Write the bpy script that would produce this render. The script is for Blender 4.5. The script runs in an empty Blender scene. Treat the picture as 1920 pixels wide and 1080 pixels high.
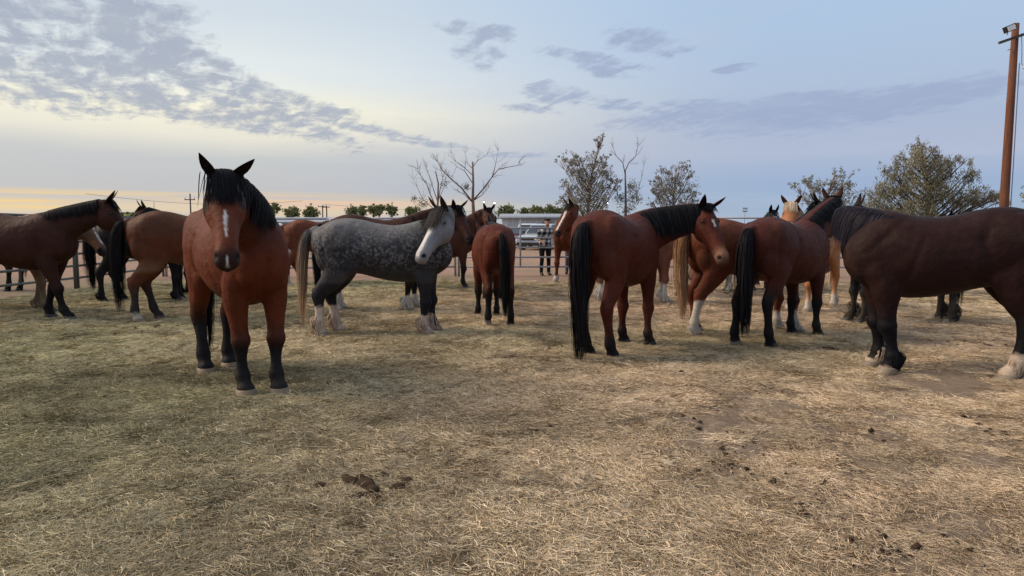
import bpy, math, random
import numpy as np
from mathutils import Vector, Matrix

SC = bpy.context.scene
COL = SC.collection
R = math.radians

# ---------------------------------------------------------------- camera
CAM_H = 1.4
FPX = 1300.0                       # focal length in pixels of a 1920 px wide frame
HORIZON = 427.0
TILT = math.atan((540 - HORIZON) / FPX)
cam_data = bpy.data.cameras.new('camera')
cam_data.sensor_width = 36.0
cam_data.lens = FPX / 1920 * 36.0
cam_data.clip_start = 0.05
cam_data.clip_end = 5000
cam = bpy.data.objects.new('camera', cam_data)
COL.objects.link(cam)
cam.location = (0, 0, CAM_H)
cam.rotation_euler = (math.pi / 2 - TILT, 0, 0)
SC.camera = cam

# ---------------------------------------------------------------- exposure
SC.view_settings.view_transform = 'Standard'
SC.view_settings.look = 'None'
SC.view_settings.gamma = 1.0
SC.view_settings.exposure = 0.0
SC.view_settings.use_curve_mapping = False
SC.render.engine = 'CYCLES'
SC.cycles.max_bounces = 4
SC.cycles.diffuse_bounces = 2
SC.cycles.glossy_bounces = 2
SC.cycles.transparent_max_bounces = 4
SC.cycles.use_denoising = True

def srgb(r, g, b):
    def c(v):
        v = v / 255.0
        return v / 12.92 if v <= 0.04045 else ((v + 0.055) / 1.055) ** 2.4
    return (c(r), c(g), c(b), 1.0)

# ---------------------------------------------------------------- node helper
class NT:
    """small expression helper for node trees"""
    def __init__(self, tree):
        self.t = tree
    def new(self, kind, **kw):
        n = self.t.nodes.new(kind)
        for k, v in kw.items():
            setattr(n, k, v)
        return n
    def put(self, sock, v):
        if isinstance(v, bpy.types.NodeSocket):
            self.t.links.new(v, sock)
        elif v is not None:
            sock.default_value = v
    def m(self, op, a, b=None, c=None, clamp=False):
        n = self.new('ShaderNodeMath', operation=op)
        n.use_clamp = clamp
        self.put(n.inputs[0], a)
        if b is not None: self.put(n.inputs[1], b)
        if c is not None: self.put(n.inputs[2], c)
        return n.outputs[0]
    def vec(self, x, y, z):
        n = self.new('ShaderNodeCombineXYZ')
        for i, v in enumerate((x, y, z)): self.put(n.inputs[i], v)
        return n.outputs[0]
    def noise(self, vec, scale, detail=4, rough=.55, dist=0, out='Fac', dim='3D'):
        n = self.new('ShaderNodeTexNoise', noise_dimensions=dim)
        self.put(n.inputs['Vector'], vec)
        n.inputs['Scale'].default_value = scale
        n.inputs['Detail'].default_value = detail
        n.inputs['Roughness'].default_value = rough
        n.inputs['Distortion'].default_value = dist
        return n.outputs[out]
    def ss(self, x, a, b, c=0.0, d=1.0):
        """smoothstep of x from a..b to c..d"""
        n = self.new('ShaderNodeMapRange', interpolation_type='SMOOTHSTEP')
        self.put(n.inputs['Value'], x)
        n.inputs['From Min'].default_value = a; n.inputs['From Max'].default_value = b
        n.inputs['To Min'].default_value = c; n.inputs['To Max'].default_value = d
        return n.outputs['Result']
    def mix(self, f, a, b, blend='MIX'):
        n = self.new('ShaderNodeMix', data_type='RGBA', blend_type=blend)
        self.put(n.inputs['Factor'], f)
        self.put(n.inputs['A'], a) if False else self.put(n.inputs[6], a)
        self.put(n.inputs[7], b)
        return n.outputs[2]
    def ramp(self, f, stops, interp='LINEAR'):
        n = self.new('ShaderNodeValToRGB')
        cr = n.color_ramp
        cr.interpolation = interp
        while len(cr.elements) < len(stops): cr.elements.new(0.5)
        for e, (p, c) in zip(cr.elements, stops):
            e.position = p; e.color = c if len(c) == 4 else (*c, 1)
        self.put(n.inputs[0], f)
        return n.outputs[0]

# ---------------------------------------------------------------- sky
world = bpy.data.worlds.new('World')
SC.world = world
world.use_nodes = True
wt = world.node_tree
wt.nodes.clear()
W = NT(wt)
wo = W.new('ShaderNodeOutputWorld')
bg = W.new('ShaderNodeBackground')
tc = W.new('ShaderNodeTexCoord')
sp = W.new('ShaderNodeSeparateXYZ')
wt.links.new(tc.outputs['Generated'], sp.inputs[0])
DX, DY, DZ = sp.outputs
az = W.m('ARCTAN2', DX, DY)                                  # 0 ahead, + to the right
hyp = W.m('SQRT', W.m('ADD', W.m('MULTIPLY', DX, DX), W.m('MULTIPLY', DY, DY)))
el = W.m('ARCTAN2', DZ, hyp)                                 # elevation
nv = W.vec(W.m('MULTIPLY', az, 2.2), W.m('MULTIPLY', el, 16.0), 0.0)
wob = W.m('MULTIPLY', W.m('SUBTRACT', W.noise(nv, 1.3, 4, .6), .5), .035)
elw = W.m('ADD', el, wob)
ev = W.m('MULTIPLY', W.m('MAXIMUM', elw, 0.0), 1 / 1.5708, clamp=True)   # 0..1 to the zenith
def E(px_y):            # elevation stop for an image row (at the frame centre)
    return max(0.0, math.atan((HORIZON - px_y) / FPX) / 1.5708)
left = W.ramp(ev, [(0.0, srgb(196, 198, 196)), (E(405), srgb(205, 200, 190)), (E(391), srgb(232, 212, 178)),
                   (E(381), srgb(214, 202, 186)), (E(368), srgb(196, 196, 199)), (E(310), srgb(200, 203, 205)),
                   (E(268), srgb(236, 232, 218)), (E(225), srgb(255, 250, 226)), (E(160), srgb(234, 240, 240)),
                   (E(60), srgb(214, 225, 234)), (E(-60), srgb(204, 218, 234)), (0.45, srgb(202, 214, 230)), (1.0, srgb(204, 213, 228))])
right = W.ramp(ev, [(0.0, srgb(172, 188, 210)), (E(395), srgb(160, 182, 208)), (E(350), srgb(160, 181, 212)),
                    (E(300), srgb(178, 190, 214)), (E(250), srgb(174, 188, 214)), (E(180), srgb(178, 196, 222)), (E(90), srgb(177, 200, 228)),
                    (E(0), srgb(176, 202, 232)), (0.45, srgb(190, 208, 232)), (1.0, srgb(204, 213, 228))])
blend = W.ss(W.m('ADD', az, W.m('MULTIPLY', wob, 3.0)), R(-31), R(20))
# the glow is centred left of the frame and fades round to the blue side behind
gl = W.m('ABSOLUTE', W.m('ADD', az, R(38)))
blend2 = W.ss(gl, R(16), R(60))
base = W.mix(blend2, left, right)
# orange streaks hugging the horizon on the left
sv = W.vec(W.m('MULTIPLY', az, 3.0), W.m('MULTIPLY', el, 120.0), 3.0)
st = W.ss(W.noise(sv, 1.0, 3, .5), .42, .62)
bandm = W.m('MULTIPLY', W.ss(el, R(0.5), R(1.4)), W.ss(el, R(3.1), R(2.0)))
stm = W.m('MULTIPLY', W.m('MULTIPLY', st, bandm), W.ss(gl, R(36), R(12)))
base = W.mix(W.m('MULTIPLY', stm, .72), base, srgb(252, 214, 138))
# pinkish streaks a little further to the right
stm2 = W.m('MULTIPLY', W.m('MULTIPLY', W.ss(W.noise(sv, .8, 2, .5), .45, .6), bandm), W.m('MULTIPLY', W.ss(gl, R(8), R(22)), W.ss(gl, R(40), R(26))))
base = W.mix(W.m('MULTIPLY', stm2, .7), base, srgb(236, 200, 176))
# clouds: noise laid out on a flat layer overhead
zc = W.m('MAXIMUM', DZ, 0.02)
U = W.m('DIVIDE', DX, W.m('ADD', zc, .10)); V = W.m('DIVIDE', DY, W.m('ADD', zc, .10))
cv = W.vec(U, V, 0.0)
n_big = W.noise(cv, .9, 6, .62, .2)
n_fine = W.noise(cv, 6.0, 8, .70, .45)
n_rip = W.noise(W.vec(W.m('ADD', U, W.m('MULTIPLY', V, .5)), W.m('MULTIPLY', V, .4), 5.0), 11.0, 4, .6, .5)
nn = W.m('ADD', W.m('ADD', W.m('MULTIPLY', n_big, .26), W.m('MULTIPLY', n_fine, .42)), W.m('MULTIPLY', n_rip, .32))
def px2ang(x, y):
    """azimuth / elevation of a photograph pixel"""
    v = Vector((x - 960, FPX, -(y - 540)))
    v = Matrix.Rotation(-TILT, 3, 'X') @ v
    return math.atan2(v.x, v.y), math.atan2(v.z, math.hypot(v.x, v.y))
def ell(cx, cy, rx, ry, rot, soft=.8):
    rx *= 1.15; ry *= 1.15
    """soft cloud patch mask: centre and radii given in pixels, laid on the sky sphere"""
    a, e = px2ang(cx, cy)
    da = W.m('SUBTRACT', az, a); de = W.m('SUBTRACT', el, e)
    c, s = math.cos(R(rot)), math.sin(R(rot))
    k = FPX
    p = W.m('MULTIPLY', W.m('ADD', W.m('MULTIPLY', da, c), W.m('MULTIPLY', de, s)), k / rx)
    q = W.m('MULTIPLY', W.m('ADD', W.m('MULTIPLY', da, -s), W.m('MULTIPLY', de, c)), k / ry)
    r = W.m('SQRT', W.m('ADD', W.m('MULTIPLY', p, p), W.m('MULTIPLY', q, q)))
    return W.ss(r, 1.0 + soft, 1.0 - soft)
def mx(*a):
    o = a[0]
    for b in a[1:]: o = W.m('MAXIMUM', o, b)
    return o
m_big = mx(ell(60, 50, 250, 120, -5, .4), ell(350, 125, 330, 42, -23, .55), ell(250, 178, 330, 26, -10, .6), ell(520, 190, 190, 26, -12, .6),
           ell(60, 140, 200, 26, -14, .6))
m_sm = mx(ell(893, 96, 58, 34, -15), ell(1040, 175, 70, 24, -6), ell(1165, 196, 80, 13, -5), ell(1380, 128, 40, 8, 5, .35), ell(1210, 78, 100, 26, -10),
          ell(600, 250, 60, 18, -12), ell(900, 60, 90, 20, -8), ell(1130, 130, 60, 16, -14), ell(1540, 205, 160, 16, 6), ell(1100, 110, 120, 14, -10), ell(680, 240, 150, 12, -9), ell(1000, 205, 70, 10, -4), ell(1290, 195, 70, 12, 0), ell(790, 265, 120, 10, -8), ell(1260, 215, 90, 20, 0), ell(960, 290, 110, 7, 0))
m_soft = mx(ell(1400, 222, 260, 32, 0, .55), ell(1700, 190, 180, 26, 8, .6), ell(1480, 195, 140, 20, 4))
def cl(mask, lo, hi, amt):
    t = W.m('ADD', nn, W.m('MULTIPLY', W.m('SUBTRACT', mask, 1.0), .32))
    return W.m('MULTIPLY', W.ss(t, lo, hi), amt)
# other parts of the sky carry the same kind of thin broken layer
outm = W.m('MULTIPLY', W.ss(W.m('ABSOLUTE', az), R(38), R(58)), W.ss(el, R(3), R(12)))
outm = W.m('MULTIPLY', W.m('MAXIMUM', outm, W.ss(el, R(24), R(36))), .72)
dens = mx(cl(m_big, .385, .55, .88), cl(m_sm, .39, .54, .80), cl(m_soft, .37, .53, .75), cl(outm, .42, .62, .5))
ccol = W.mix(blend2, srgb(166, 175, 193), srgb(158, 173, 205))
# thin edges of cloud glow a little
sky = W.mix(dens, base, ccol)
wisp = W.m('MULTIPLY', W.m('MULTIPLY', W.ss(W.noise(W.vec(W.m('MULTIPLY', az, 3.0), W.m('MULTIPLY', el, 18.0), 9.0), 1.6, 5, .62, .6), .45, .75), .30), W.m('ADD', .25, W.m('MULTIPLY', blend2, .75)))
sky = W.mix(wisp, sky, W.mix(blend2, srgb(214, 218, 218), srgb(190, 200, 220)))
# below the horizon: dry ground tone so nothing glows from beneath
sky = W.mix(W.ss(el, R(-.4), R(-2.5)), sky, (.12, .1, .08, 1))
nish = W.new('ShaderNodeTexSky', sky_type='NISHITA')
nish.sun_disc = False
nish.sun_elevation = R(9)
nish.sun_rotation = R(-62)
nb = W.m('MULTIPLY', 1.0, .05)
nsc = W.new('ShaderNodeVectorMath', operation='SCALE')
wt.links.new(nish.outputs[0], nsc.inputs[0]); nsc.inputs[3].default_value = 0.06
fin = W.mix(.04, sky, nsc.outputs[0])
wt.links.new(fin, bg.inputs[0])
bg.inputs[1].default_value = 1.0
wt.links.new(bg.outputs[0], wo.inputs[0])

# ---------------------------------------------------------------- sun: low, veiled, from the left
sd = bpy.data.lights.new('sun', 'SUN')
sd.energy = 3.7
sd.angle = R(32)
sd.color = (1.0, .83, .64)
sun = bpy.data.objects.new('sun', sd)
COL.objects.link(sun)
sun_az, sun_el = R(-84), R(38)
sdir = Vector((math.sin(sun_az) * math.cos(sun_el), math.cos(sun_az) * math.cos(sun_el), math.sin(sun_el)))
sun.rotation_euler = sdir.to_track_quat('Z', 'Y').to_euler()

# ---------------------------------------------------------------- generic helpers
def tag(o, label=None, cat=None, group=None, kind=None):
    if label: o['label'] = label
    if cat: o['category'] = cat
    if group: o['group'] = group
    if kind: o['kind'] = kind
    return o
def empty(name, loc=(0, 0, 0), rz=0.0, s=1.0):
    o = bpy.data.objects.new(name, None)
    COL.objects.link(o)
    o.location = loc; o.rotation_euler = (0, 0, rz); o.scale = (s, s, s)
    o.empty_display_size = .2
    return o
def mesh_np(name, V, F, mats=(), parent=None, smooth=True, col=None):
    """V (n,3); F list of faces or (m,k) array"""
    me = bpy.data.meshes.new(name)
    V = np.asarray(V, dtype=np.float32)
    if isinstance(F, np.ndarray):
        k = F.shape[1]; m = F.shape[0]
        me.vertices.add(len(V)); me.vertices.foreach_set('co', V.ravel())
        me.loops.add(m * k); me.loops.foreach_set('vertex_index', F.astype(np.int32).ravel())
        me.polygons.add(m)
        me.polygons.foreach_set('loop_start', np.arange(0, m * k, k, dtype=np.int32))
        me.polygons.foreach_set('loop_total', np.full(m, k, dtype=np.int32))
        me.update(calc_edges=True)
    else:
        me.from_pydata([tuple(v) for v in V], [], [tuple(int(i) for i in f) for f in F])
        me.update()
    if smooth:
        me.polygons.foreach_set('use_smooth', np.ones(len(me.polygons), dtype=bool))
    if col is not None:
        set_col(me, col)
    for mt in (mats if isinstance(mats, (list, tuple)) else (mats,)):
        me.materials.append(mt)
    o = bpy.data.objects.new(name, me)
    COL.objects.link(o)
    if parent is not None: o.parent = parent
    return o
def set_col(me, col):
    a = me.color_attributes.new('Col', 'FLOAT_COLOR', 'POINT')
    c = np.ones((len(me.vertices), 4), dtype=np.float32)
    col = np.asarray(col, dtype=np.float32)
    c[:, :col.shape[1]] = col
    a.data.foreach_set('color', c.ravel())
def new_mat(name, rough=.6, spec=.3):
    m = bpy.data.materials.new(name)
    m.use_nodes = True
    t = NT(m.node_tree)
    b = m.node_tree.nodes['Principled BSDF']
    b.inputs['Roughness'].default_value = rough
    b.inputs['Specular IOR Level'].default_value = spec
    return m, t, b
def bump(t, b, h, strength=.3, dist=.02):
    n = t.new('ShaderNodeBump')
    n.inputs['Strength'].default_value = strength
    n.inputs['Distance'].default_value = dist
    t.put(n.inputs['Height'], h)
    t.t.links.new(n.outputs[0], b.inputs['Normal'])

class MB:
    """collects simple shapes into one mesh"""
    def __init__(self):
        self.V = []; self.F = []; self.C = []
        self.n = 0
    def add(self, V, F, c=None):
        V = np.asarray(V, dtype=float)
        self.V.append(V)
        self.F += [tuple(int(i) + self.n for i in f) for f in F]
        self.C.append(np.tile(np.array(c if c is not None else (1, 1, 1)), (len(V), 1)))
        self.n += len(V)
        return self
    def box(self, c, s, rz=0.0, col=None, taper=1.0, M=None):
        x, y, z = s[0] / 2, s[1] / 2, s[2] / 2
        P = np.array([(sx * x * (taper if k else 1), sy * y * (taper if k else 1), z if k else -z)
                      for k in (0, 1) for sx, sy in ((-1, -1), (1, -1), (1, 1), (-1, 1))])
        if M is not None: P = P @ np.array(M).T
        ca, sa = math.cos(rz), math.sin(rz)
        P = P @ np.array([[ca, -sa, 0], [sa, ca, 0], [0, 0, 1]]).T + np.array(c)
        return self.add(P, [(0, 3, 2, 1), (4, 5, 6, 7), (0, 1, 5, 4), (1, 2, 6, 5), (2, 3, 7, 6), (3, 0, 4, 7)], col)
    def tube(self, pts, r, k=8, col=None, cap=True):
        pts = [np.array(p, dtype=float) for p in pts]
        rr = r if hasattr(r, '__len__') else [r] * len(pts)
        V = []; F = []
        prev = None
        for i, p in enumerate(pts):
            a = pts[max(i - 1, 0)]; b = pts[min(i + 1, len(pts) - 1)]
            d = b - a; d = d / (np.linalg.norm(d) + 1e-9)
            if prev is None:
                h = np.array((0, 0, 1.0)) if abs(d[2]) < .9 else np.array((1.0, 0, 0))
                u = np.cross(d, h)
            else:
                u = prev - d * prev.dot(d)
            u /= np.linalg.norm(u) + 1e-9; prev = u
            w = np.cross(d, u)
            for j in range(k):
                t = 2 * math.pi * j / k
                V.append(p + (u * math.cos(t) + w * math.sin(t)) * rr[i])
        n = len(pts)
        for i in range(n - 1):
            for j in range(k):
                j2 = (j + 1) % k
                F.append((i * k + j, i * k + j2, (i + 1) * k + j2, (i + 1) * k + j))
        if cap:
            F.append(tuple(range(k - 1, -1, -1)))
            F.append(tuple((n - 1) * k + j for j in range(k)))
        return self.add(V, F, col)
    def build(self, name, mat, parent=None, smooth=False, withcol=False):
        V = np.concatenate(self.V)
        return mesh_np(name, V, self.F, mat, parent, smooth, np.concatenate(self.C) if withcol else None)

# smooth value noise for terrain and scatter (numpy)
def _hash(ix, iy, seed):
    h = (ix * 374761393 + iy * 668265263 + seed * 974634777) & 0xffffffff
    h = ((h ^ (h >> 13)) * 1274126177) & 0xffffffff
    return ((h ^ (h >> 16)) & 0xffff) / 65535.0
def vnoise(x, y, f, seed=0):
    x = np.asarray(x, dtype=float) * f + 1000; y = np.asarray(y, dtype=float) * f + 1000
    ix = np.floor(x).astype(np.int64); iy = np.floor(y).astype(np.int64)
    fx = x - ix; fy = y - iy
    fx = fx * fx * (3 - 2 * fx); fy = fy * fy * (3 - 2 * fy)
    a = _hash(ix, iy, seed); b = _hash(ix + 1, iy, seed); c = _hash(ix, iy + 1, seed); d = _hash(ix + 1, iy + 1, seed)
    return (a * (1 - fx) + b * fx) * (1 - fy) + (c * (1 - fx) + d * fx) * fy - .5
def ground_z(x, y):
    x = np.asarray(x, dtype=float); y = np.asarray(y, dtype=float)
    z = vnoise(x, y, .35, 1) * .05 + vnoise(x, y, 1.1, 2) * .035
    near = np.clip((17 - y) / 3, 0, 1)
    hayd = np.clip(vnoise(x, y, .6, 7) + .55, .15, 1)
    z = z + near * hayd * (vnoise(x, y, 2.9, 3) * .036 + vnoise(x + .3 * y, y, 7.0, 4) * .034 + vnoise(x, y + .2 * x, 15.0, 5) * .018)
    return z
def ray(px, py):
    v = Vector((px - 960, FPX, -(py - 540)))
    return Matrix.Rotation(-TILT, 3, 'X') @ v
def on_ground(px, py):
    v = ray(px, py)
    t = CAM_H / -v.z
    return v.x * t, v.y * t
def at_depth(px, py, D):
    v = ray(px, py)
    t = D / v.y
    return Vector((v.x * t, D, CAM_H + v.z * t))
# ================================================================ ground
FENCE_Y = 19.8
FENCE_X = -9.95
def axis_lines(lo, hi, fine, far_lo, far_hi, g=1.045):
    a = list(np.arange(lo, hi, fine))
    st = fine; v = hi
    while v < far_hi: a.append(v); st *= g; v += st
    a.append(far_hi)
    st = fine; v = lo - fine
    while v > far_lo: a.append(v); st *= g * 1.06; v -= st
    a.append(far_lo)
    return np.array(sorted(a))
gx_ = axis_lines(-5.0, 5.0, .032, -3500, 3500, 1.03)
gy_ = axis_lines(2.2, 8.5, .028, -300, 3500, 1.018)
XX, YY = np.meshgrid(gx_, gy_)
ZZ = ground_z(XX, YY)
ZZ = np.where((np.abs(XX) > 60) | (YY > 80) | (YY < -20), 0, ZZ)
nxg, nyg = len(gx_), len(gy_)
idx = np.arange(nxg * nyg).reshape(nyg, nxg)
GF = np.stack([idx[:-1, :-1], idx[:-1, 1:], idx[1:, 1:], idx[1:, :-1]], -1).reshape(-1, 4)
def hay_density(x, y):
    """how thick the spread hay lies"""
    d = .62 + vnoise(x, y, .42, 11) * .55 + vnoise(x, y, 1.3, 12) * .45 + vnoise(x, y, 3.5, 13) * .3
    d = d - np.clip((x - .2) / 5, -.12, .38)
    d = d + .3 * np.exp(-((y - 17) / 2.2) ** 2)
    # trodden bare streaks
    d = d - .75 * np.exp(-((x - 1.2 - .45 * (y - 4.2)) / .30) ** 2 - ((y - 4.6) / 1.2) ** 2)
    d = d - .6 * np.exp(-((x + 2.6 - .8 * (y - 3.5)) / .22) ** 2 - ((y - 3.4) / .7) ** 2)
    d = d - .6 * np.exp(-((x - 4.2) / 1.3) ** 2 - ((y - 6.3) / .6) ** 2)
    inside = np.clip((FENCE_Y - 1.9 - y + vnoise(x, y, .8, 15) * 1.2) / .9, 0, 1) * np.clip((x - FENCE_X + .2) / .6, 0, 1)
    return np.clip(d, 0, 1) * inside
HD = hay_density(XX, YY)
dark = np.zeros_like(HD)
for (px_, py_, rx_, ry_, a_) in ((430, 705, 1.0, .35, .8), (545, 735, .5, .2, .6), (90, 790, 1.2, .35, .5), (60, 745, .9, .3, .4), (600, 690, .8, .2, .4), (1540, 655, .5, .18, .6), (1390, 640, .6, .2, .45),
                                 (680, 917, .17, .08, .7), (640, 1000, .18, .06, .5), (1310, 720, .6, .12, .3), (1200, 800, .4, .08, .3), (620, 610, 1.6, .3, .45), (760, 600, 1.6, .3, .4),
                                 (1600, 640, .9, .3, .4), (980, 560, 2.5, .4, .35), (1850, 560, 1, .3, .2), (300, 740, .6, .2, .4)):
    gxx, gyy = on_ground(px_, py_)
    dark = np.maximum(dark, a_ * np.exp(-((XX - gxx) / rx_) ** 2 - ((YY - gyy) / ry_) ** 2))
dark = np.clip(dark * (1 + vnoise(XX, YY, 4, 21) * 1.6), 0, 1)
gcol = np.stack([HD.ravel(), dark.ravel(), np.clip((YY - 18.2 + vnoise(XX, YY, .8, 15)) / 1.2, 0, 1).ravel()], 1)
mg, t, b = new_mat('pen_ground', .95, .08)
at = t.new('ShaderNodeAttribute', attribute_name='Col')
sp_ = t.new('ShaderNodeSeparateColor'); t.put(sp_.inputs[0], at.outputs['Color'])
hay, drk, out_ = sp_.outputs
tc = t.new('ShaderNodeTexCoord'); P = tc.outputs['Object']
n0 = t.noise(P, 1.6, 5, .6); n1 = t.noise(P, 14, 5, .65); n2 = t.noise(P, 70, 4, .7)
# chopped stems: three crossing stretched noises
def stems(rot, sx, sy, w):
    mp = t.new('ShaderNodeMapping'); t.put(mp.inputs[0], t.mix(.03, P, t.noise(P, 5, 2, .5, out='Color'))); mp.inputs['Rotation'].default_value = (0, 0, R(rot)); mp.inputs['Scale'].default_value = (sx, sy, 1)
    return t.ss(t.noise(mp.outputs[0], 1.0, 2, .6), .5, .5 + w)
s = t.m('MAXIMUM', t.m('MAXIMUM', stems(10, 18, 190, .16), stems(75, 16, 170, .2)), t.m('MAXIMUM', stems(-35, 20, 200, .16), stems(130, 20, 180, .18)))
soil = t.ramp(n1, [(.25, (.20, .138, .094)), (.5, (.31, .225, .158)), (.75, (.40, .295, .21))])
strawc = t.ramp(t.m('ADD', t.m('MULTIPLY', n1, .5), t.m('MULTIPLY', n2, .5)), [(.3, (.13, .10, .062)), (.5, (.30, .24, .155)), (.72, (.48, .39, .27))])
strawc = t.mix(t.m('MULTIPLY', s, .55), strawc, (.42, .35, .23, 1))
hz = t.ss(t.m('ADD', hay, t.m('MULTIPLY', t.m('SUBTRACT', n0, .5), .5)), .15, .75)
c = t.mix(t.m('MULTIPLY', hz, .85), t.mix(t.m('MULTIPLY', s, .3), soil, (.38, .30, .20, 1)), strawc)
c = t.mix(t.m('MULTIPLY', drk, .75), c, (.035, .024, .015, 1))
sepg = t.new('ShaderNodeSeparateXYZ'); t.put(sepg.inputs[0], P)
dirt = t.mix(n1, (.33, .205, .15, 1), (.46, .30, .225, 1))
dirt = t.mix(t.ss(t.noise(P, .35, 4, .6), .45, .65), dirt, (.32, .235, .16, 1))
farc = t.mix(t.noise(P, .05, 4, .6), (.20, .15, .10, 1), (.30, .21, .15, 1))
farc = t.mix(t.ss(sepg.outputs[1], 90, 160), farc, (.10, .10, .06, 1))
dirt = t.mix(t.ss(sepg.outputs[1], 30, 60), dirt, farc)
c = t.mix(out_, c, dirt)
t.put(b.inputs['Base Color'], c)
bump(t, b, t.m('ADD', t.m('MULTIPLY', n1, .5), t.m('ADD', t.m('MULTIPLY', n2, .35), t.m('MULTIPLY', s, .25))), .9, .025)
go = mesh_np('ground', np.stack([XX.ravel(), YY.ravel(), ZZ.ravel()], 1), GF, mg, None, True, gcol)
tag(go, kind='structure')

# ---- loose hay: clumps of real stems spread over the pen
rs = np.random.default_rng(5)
mh_, t, b = new_mat('hay_stem', .8, .12)
at = t.new('ShaderNodeAttribute', attribute_name='Col')
at2 = t.new('ShaderNodeAttribute', attribute_name='tone', attribute_type='INSTANCER')
sc_ = t.new('ShaderNodeVectorMath', operation='MULTIPLY'); t.put(sc_.inputs[0], at.outputs['Color']); t.put(sc_.inputs[1], at2.outputs['Vector'])
t.put(b.inputs['Base Color'], sc_.outputs[0])
def hay_patch(seed, n, size, wid, height, lmin, lmax):
    r = np.random.default_rng(seed)
    k = 5
    base_ang = r.uniform(0, np.pi)
    cx = r.normal(0, size * .42, n); cy = r.normal(0, size * .42, n)
    ang = np.where(r.random(n) < .45, base_ang + r.normal(0, .5, n), r.uniform(0, 2 * np.pi, n))
    ln = r.uniform(lmin, lmax, n); curv = r.normal(0, 9, n)
    z0 = np.abs(r.normal(0, 1, n)) * height * np.exp(-(cx ** 2 + cy ** 2) / (size * .5) ** 2) + .002
    pit = r.normal(0, .16, n)
    st = np.zeros((n, k, 3)); wd = np.zeros((n, k, 3))
    for j in range(k):
        s_ = (j / (k - 1) - .5) * ln
        a = ang + curv * s_
        st[:, j, 0] = cx + np.cos(ang) * s_ - np.sin(ang) * curv * s_ ** 2 * .5
        st[:, j, 1] = cy + np.sin(ang) * s_ + np.cos(ang) * curv * s_ ** 2 * .5
        st[:, j, 2] = np.maximum(z0 + pit * s_ + .004 - np.abs(s_) * .03, .001)
        wd[:, j] = np.stack([-np.sin(a) * .8, np.cos(a) * .8, np.full(n, .55)], 1)
    pick = r.random((n, 1))
    cols = np.where(pick < .45, [[.43, .36, .235]], np.where(pick < .68, [[.29, .25, .155]], np.where(pick < .80, [[.56, .48, .35]], [[.13, .09, .055]]))) * r.uniform(.7, 1.25, (n, 1))
    S = st; n_, k_, _ = S.shape
    w_ = r.uniform(.6, 1.4, n) * wid
    off = wd * (w_[:, None, None]) * .5
    V = np.stack([S - off, S + off], axis=2).reshape(-1, 3)
    bb = (np.arange(n_) * k_ * 2)[:, None]; i = np.arange(k_ - 1)[None, :] * 2
    F = np.stack([bb + i, bb + i + 1, bb + i + 3, bb + i + 2], axis=-1).reshape(-1, 4)
    me_o = mesh_np('hay_clump', V, F, mh_, None, False, np.repeat(cols, k_ * 2, axis=0))
    COL.objects.unlink(me_o)
    return me_o
patches = [hay_patch(100 + i, 620, .22, .0016, .006, .018, .080) for i in range(5)] + [hay_patch(200 + i, 680, .18, .0017, .018, .02, .10) for i in range(3)]
# scatter positions
NP = 36000
D_ = 2.3 * (19.0 / 2.3) ** rs.random(NP)          # more where stems are seen large
U_ = rs.uniform(-.95, .95, NP)
sx_ = U_ * D_; sy_ = D_
dens = hay_density(sx_, sy_)
keep = (rs.random(NP) < np.clip(dens * 1.15, 0.05, 1)) & (sx_ > FENCE_X) & (sy_ < FENCE_Y - 1.2)
sx_, sy_, dens = sx_[keep], sy_[keep], dens[keep]
n_s = len(sx_)
# lateral extra cover so that the pen is strewn all the way to its corners
sz_ = ground_z(sx_, sy_)
pm = bpy.data.meshes.new('loose_hay')
pm.vertices.add(n_s)
pm.vertices.foreach_set('co', np.stack([sx_, sy_, sz_], 1).astype(np.float32).ravel())
def pattr(name, typ, data, key='value'):
    a = pm.attributes.new(name, typ, 'POINT'); a.data.foreach_set(key, np.ascontiguousarray(data).ravel())
thick = (vnoise(sx_, sy_, 1.4, 31) + dens * .5 + rs.normal(0, .12, n_s)) > .42
pattr('pick', 'INT', np.where(thick, rs.integers(5, 8, n_s), rs.integers(0, 5, n_s)).astype(np.int32))
rot = np.stack([rs.normal(0, .08, n_s), rs.normal(0, .08, n_s), rs.uniform(0, 6.28, n_s)], 1).astype(np.float32)
pattr('rot', 'FLOAT_VECTOR', rot, 'vector')
pattr('siz', 'FLOAT', (rs.uniform(.75, 1.25, n_s) * np.interp(sy_, [3, 8, 18], [.85, .95, 1.4])).astype(np.float32))
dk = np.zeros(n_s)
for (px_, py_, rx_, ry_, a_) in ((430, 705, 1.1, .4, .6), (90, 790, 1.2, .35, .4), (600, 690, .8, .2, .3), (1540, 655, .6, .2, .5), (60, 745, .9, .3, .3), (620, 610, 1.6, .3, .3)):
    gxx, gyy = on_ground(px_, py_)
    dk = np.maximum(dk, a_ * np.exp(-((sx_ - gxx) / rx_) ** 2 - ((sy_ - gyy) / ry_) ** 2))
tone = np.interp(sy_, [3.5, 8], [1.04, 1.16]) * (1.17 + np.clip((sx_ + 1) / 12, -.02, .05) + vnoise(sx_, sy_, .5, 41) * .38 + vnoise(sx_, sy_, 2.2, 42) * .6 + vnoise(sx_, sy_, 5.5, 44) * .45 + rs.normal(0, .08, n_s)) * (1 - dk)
grn = vnoise(sx_, sy_, .35, 43) * .5 + np.clip(-sx_ / 12, -.15, .25)
tv = np.stack([tone * (1 - grn * .22) * 1.05, tone * .98, tone * (1 - grn * .2) * .93], 1).astype(np.float32)
pattr('tone', 'FLOAT_VECTOR', tv, 'vector')
ho = bpy.data.objects.new('loose_hay', pm); COL.objects.link(ho)
pm.materials.append(mh_)
tag(ho, 'loose dry hay and chopped straw strewn over the whole pen floor', 'hay', kind='stuff')
ng = bpy.data.node_groups.new('hay_scatter', 'GeometryNodeTree')
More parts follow.
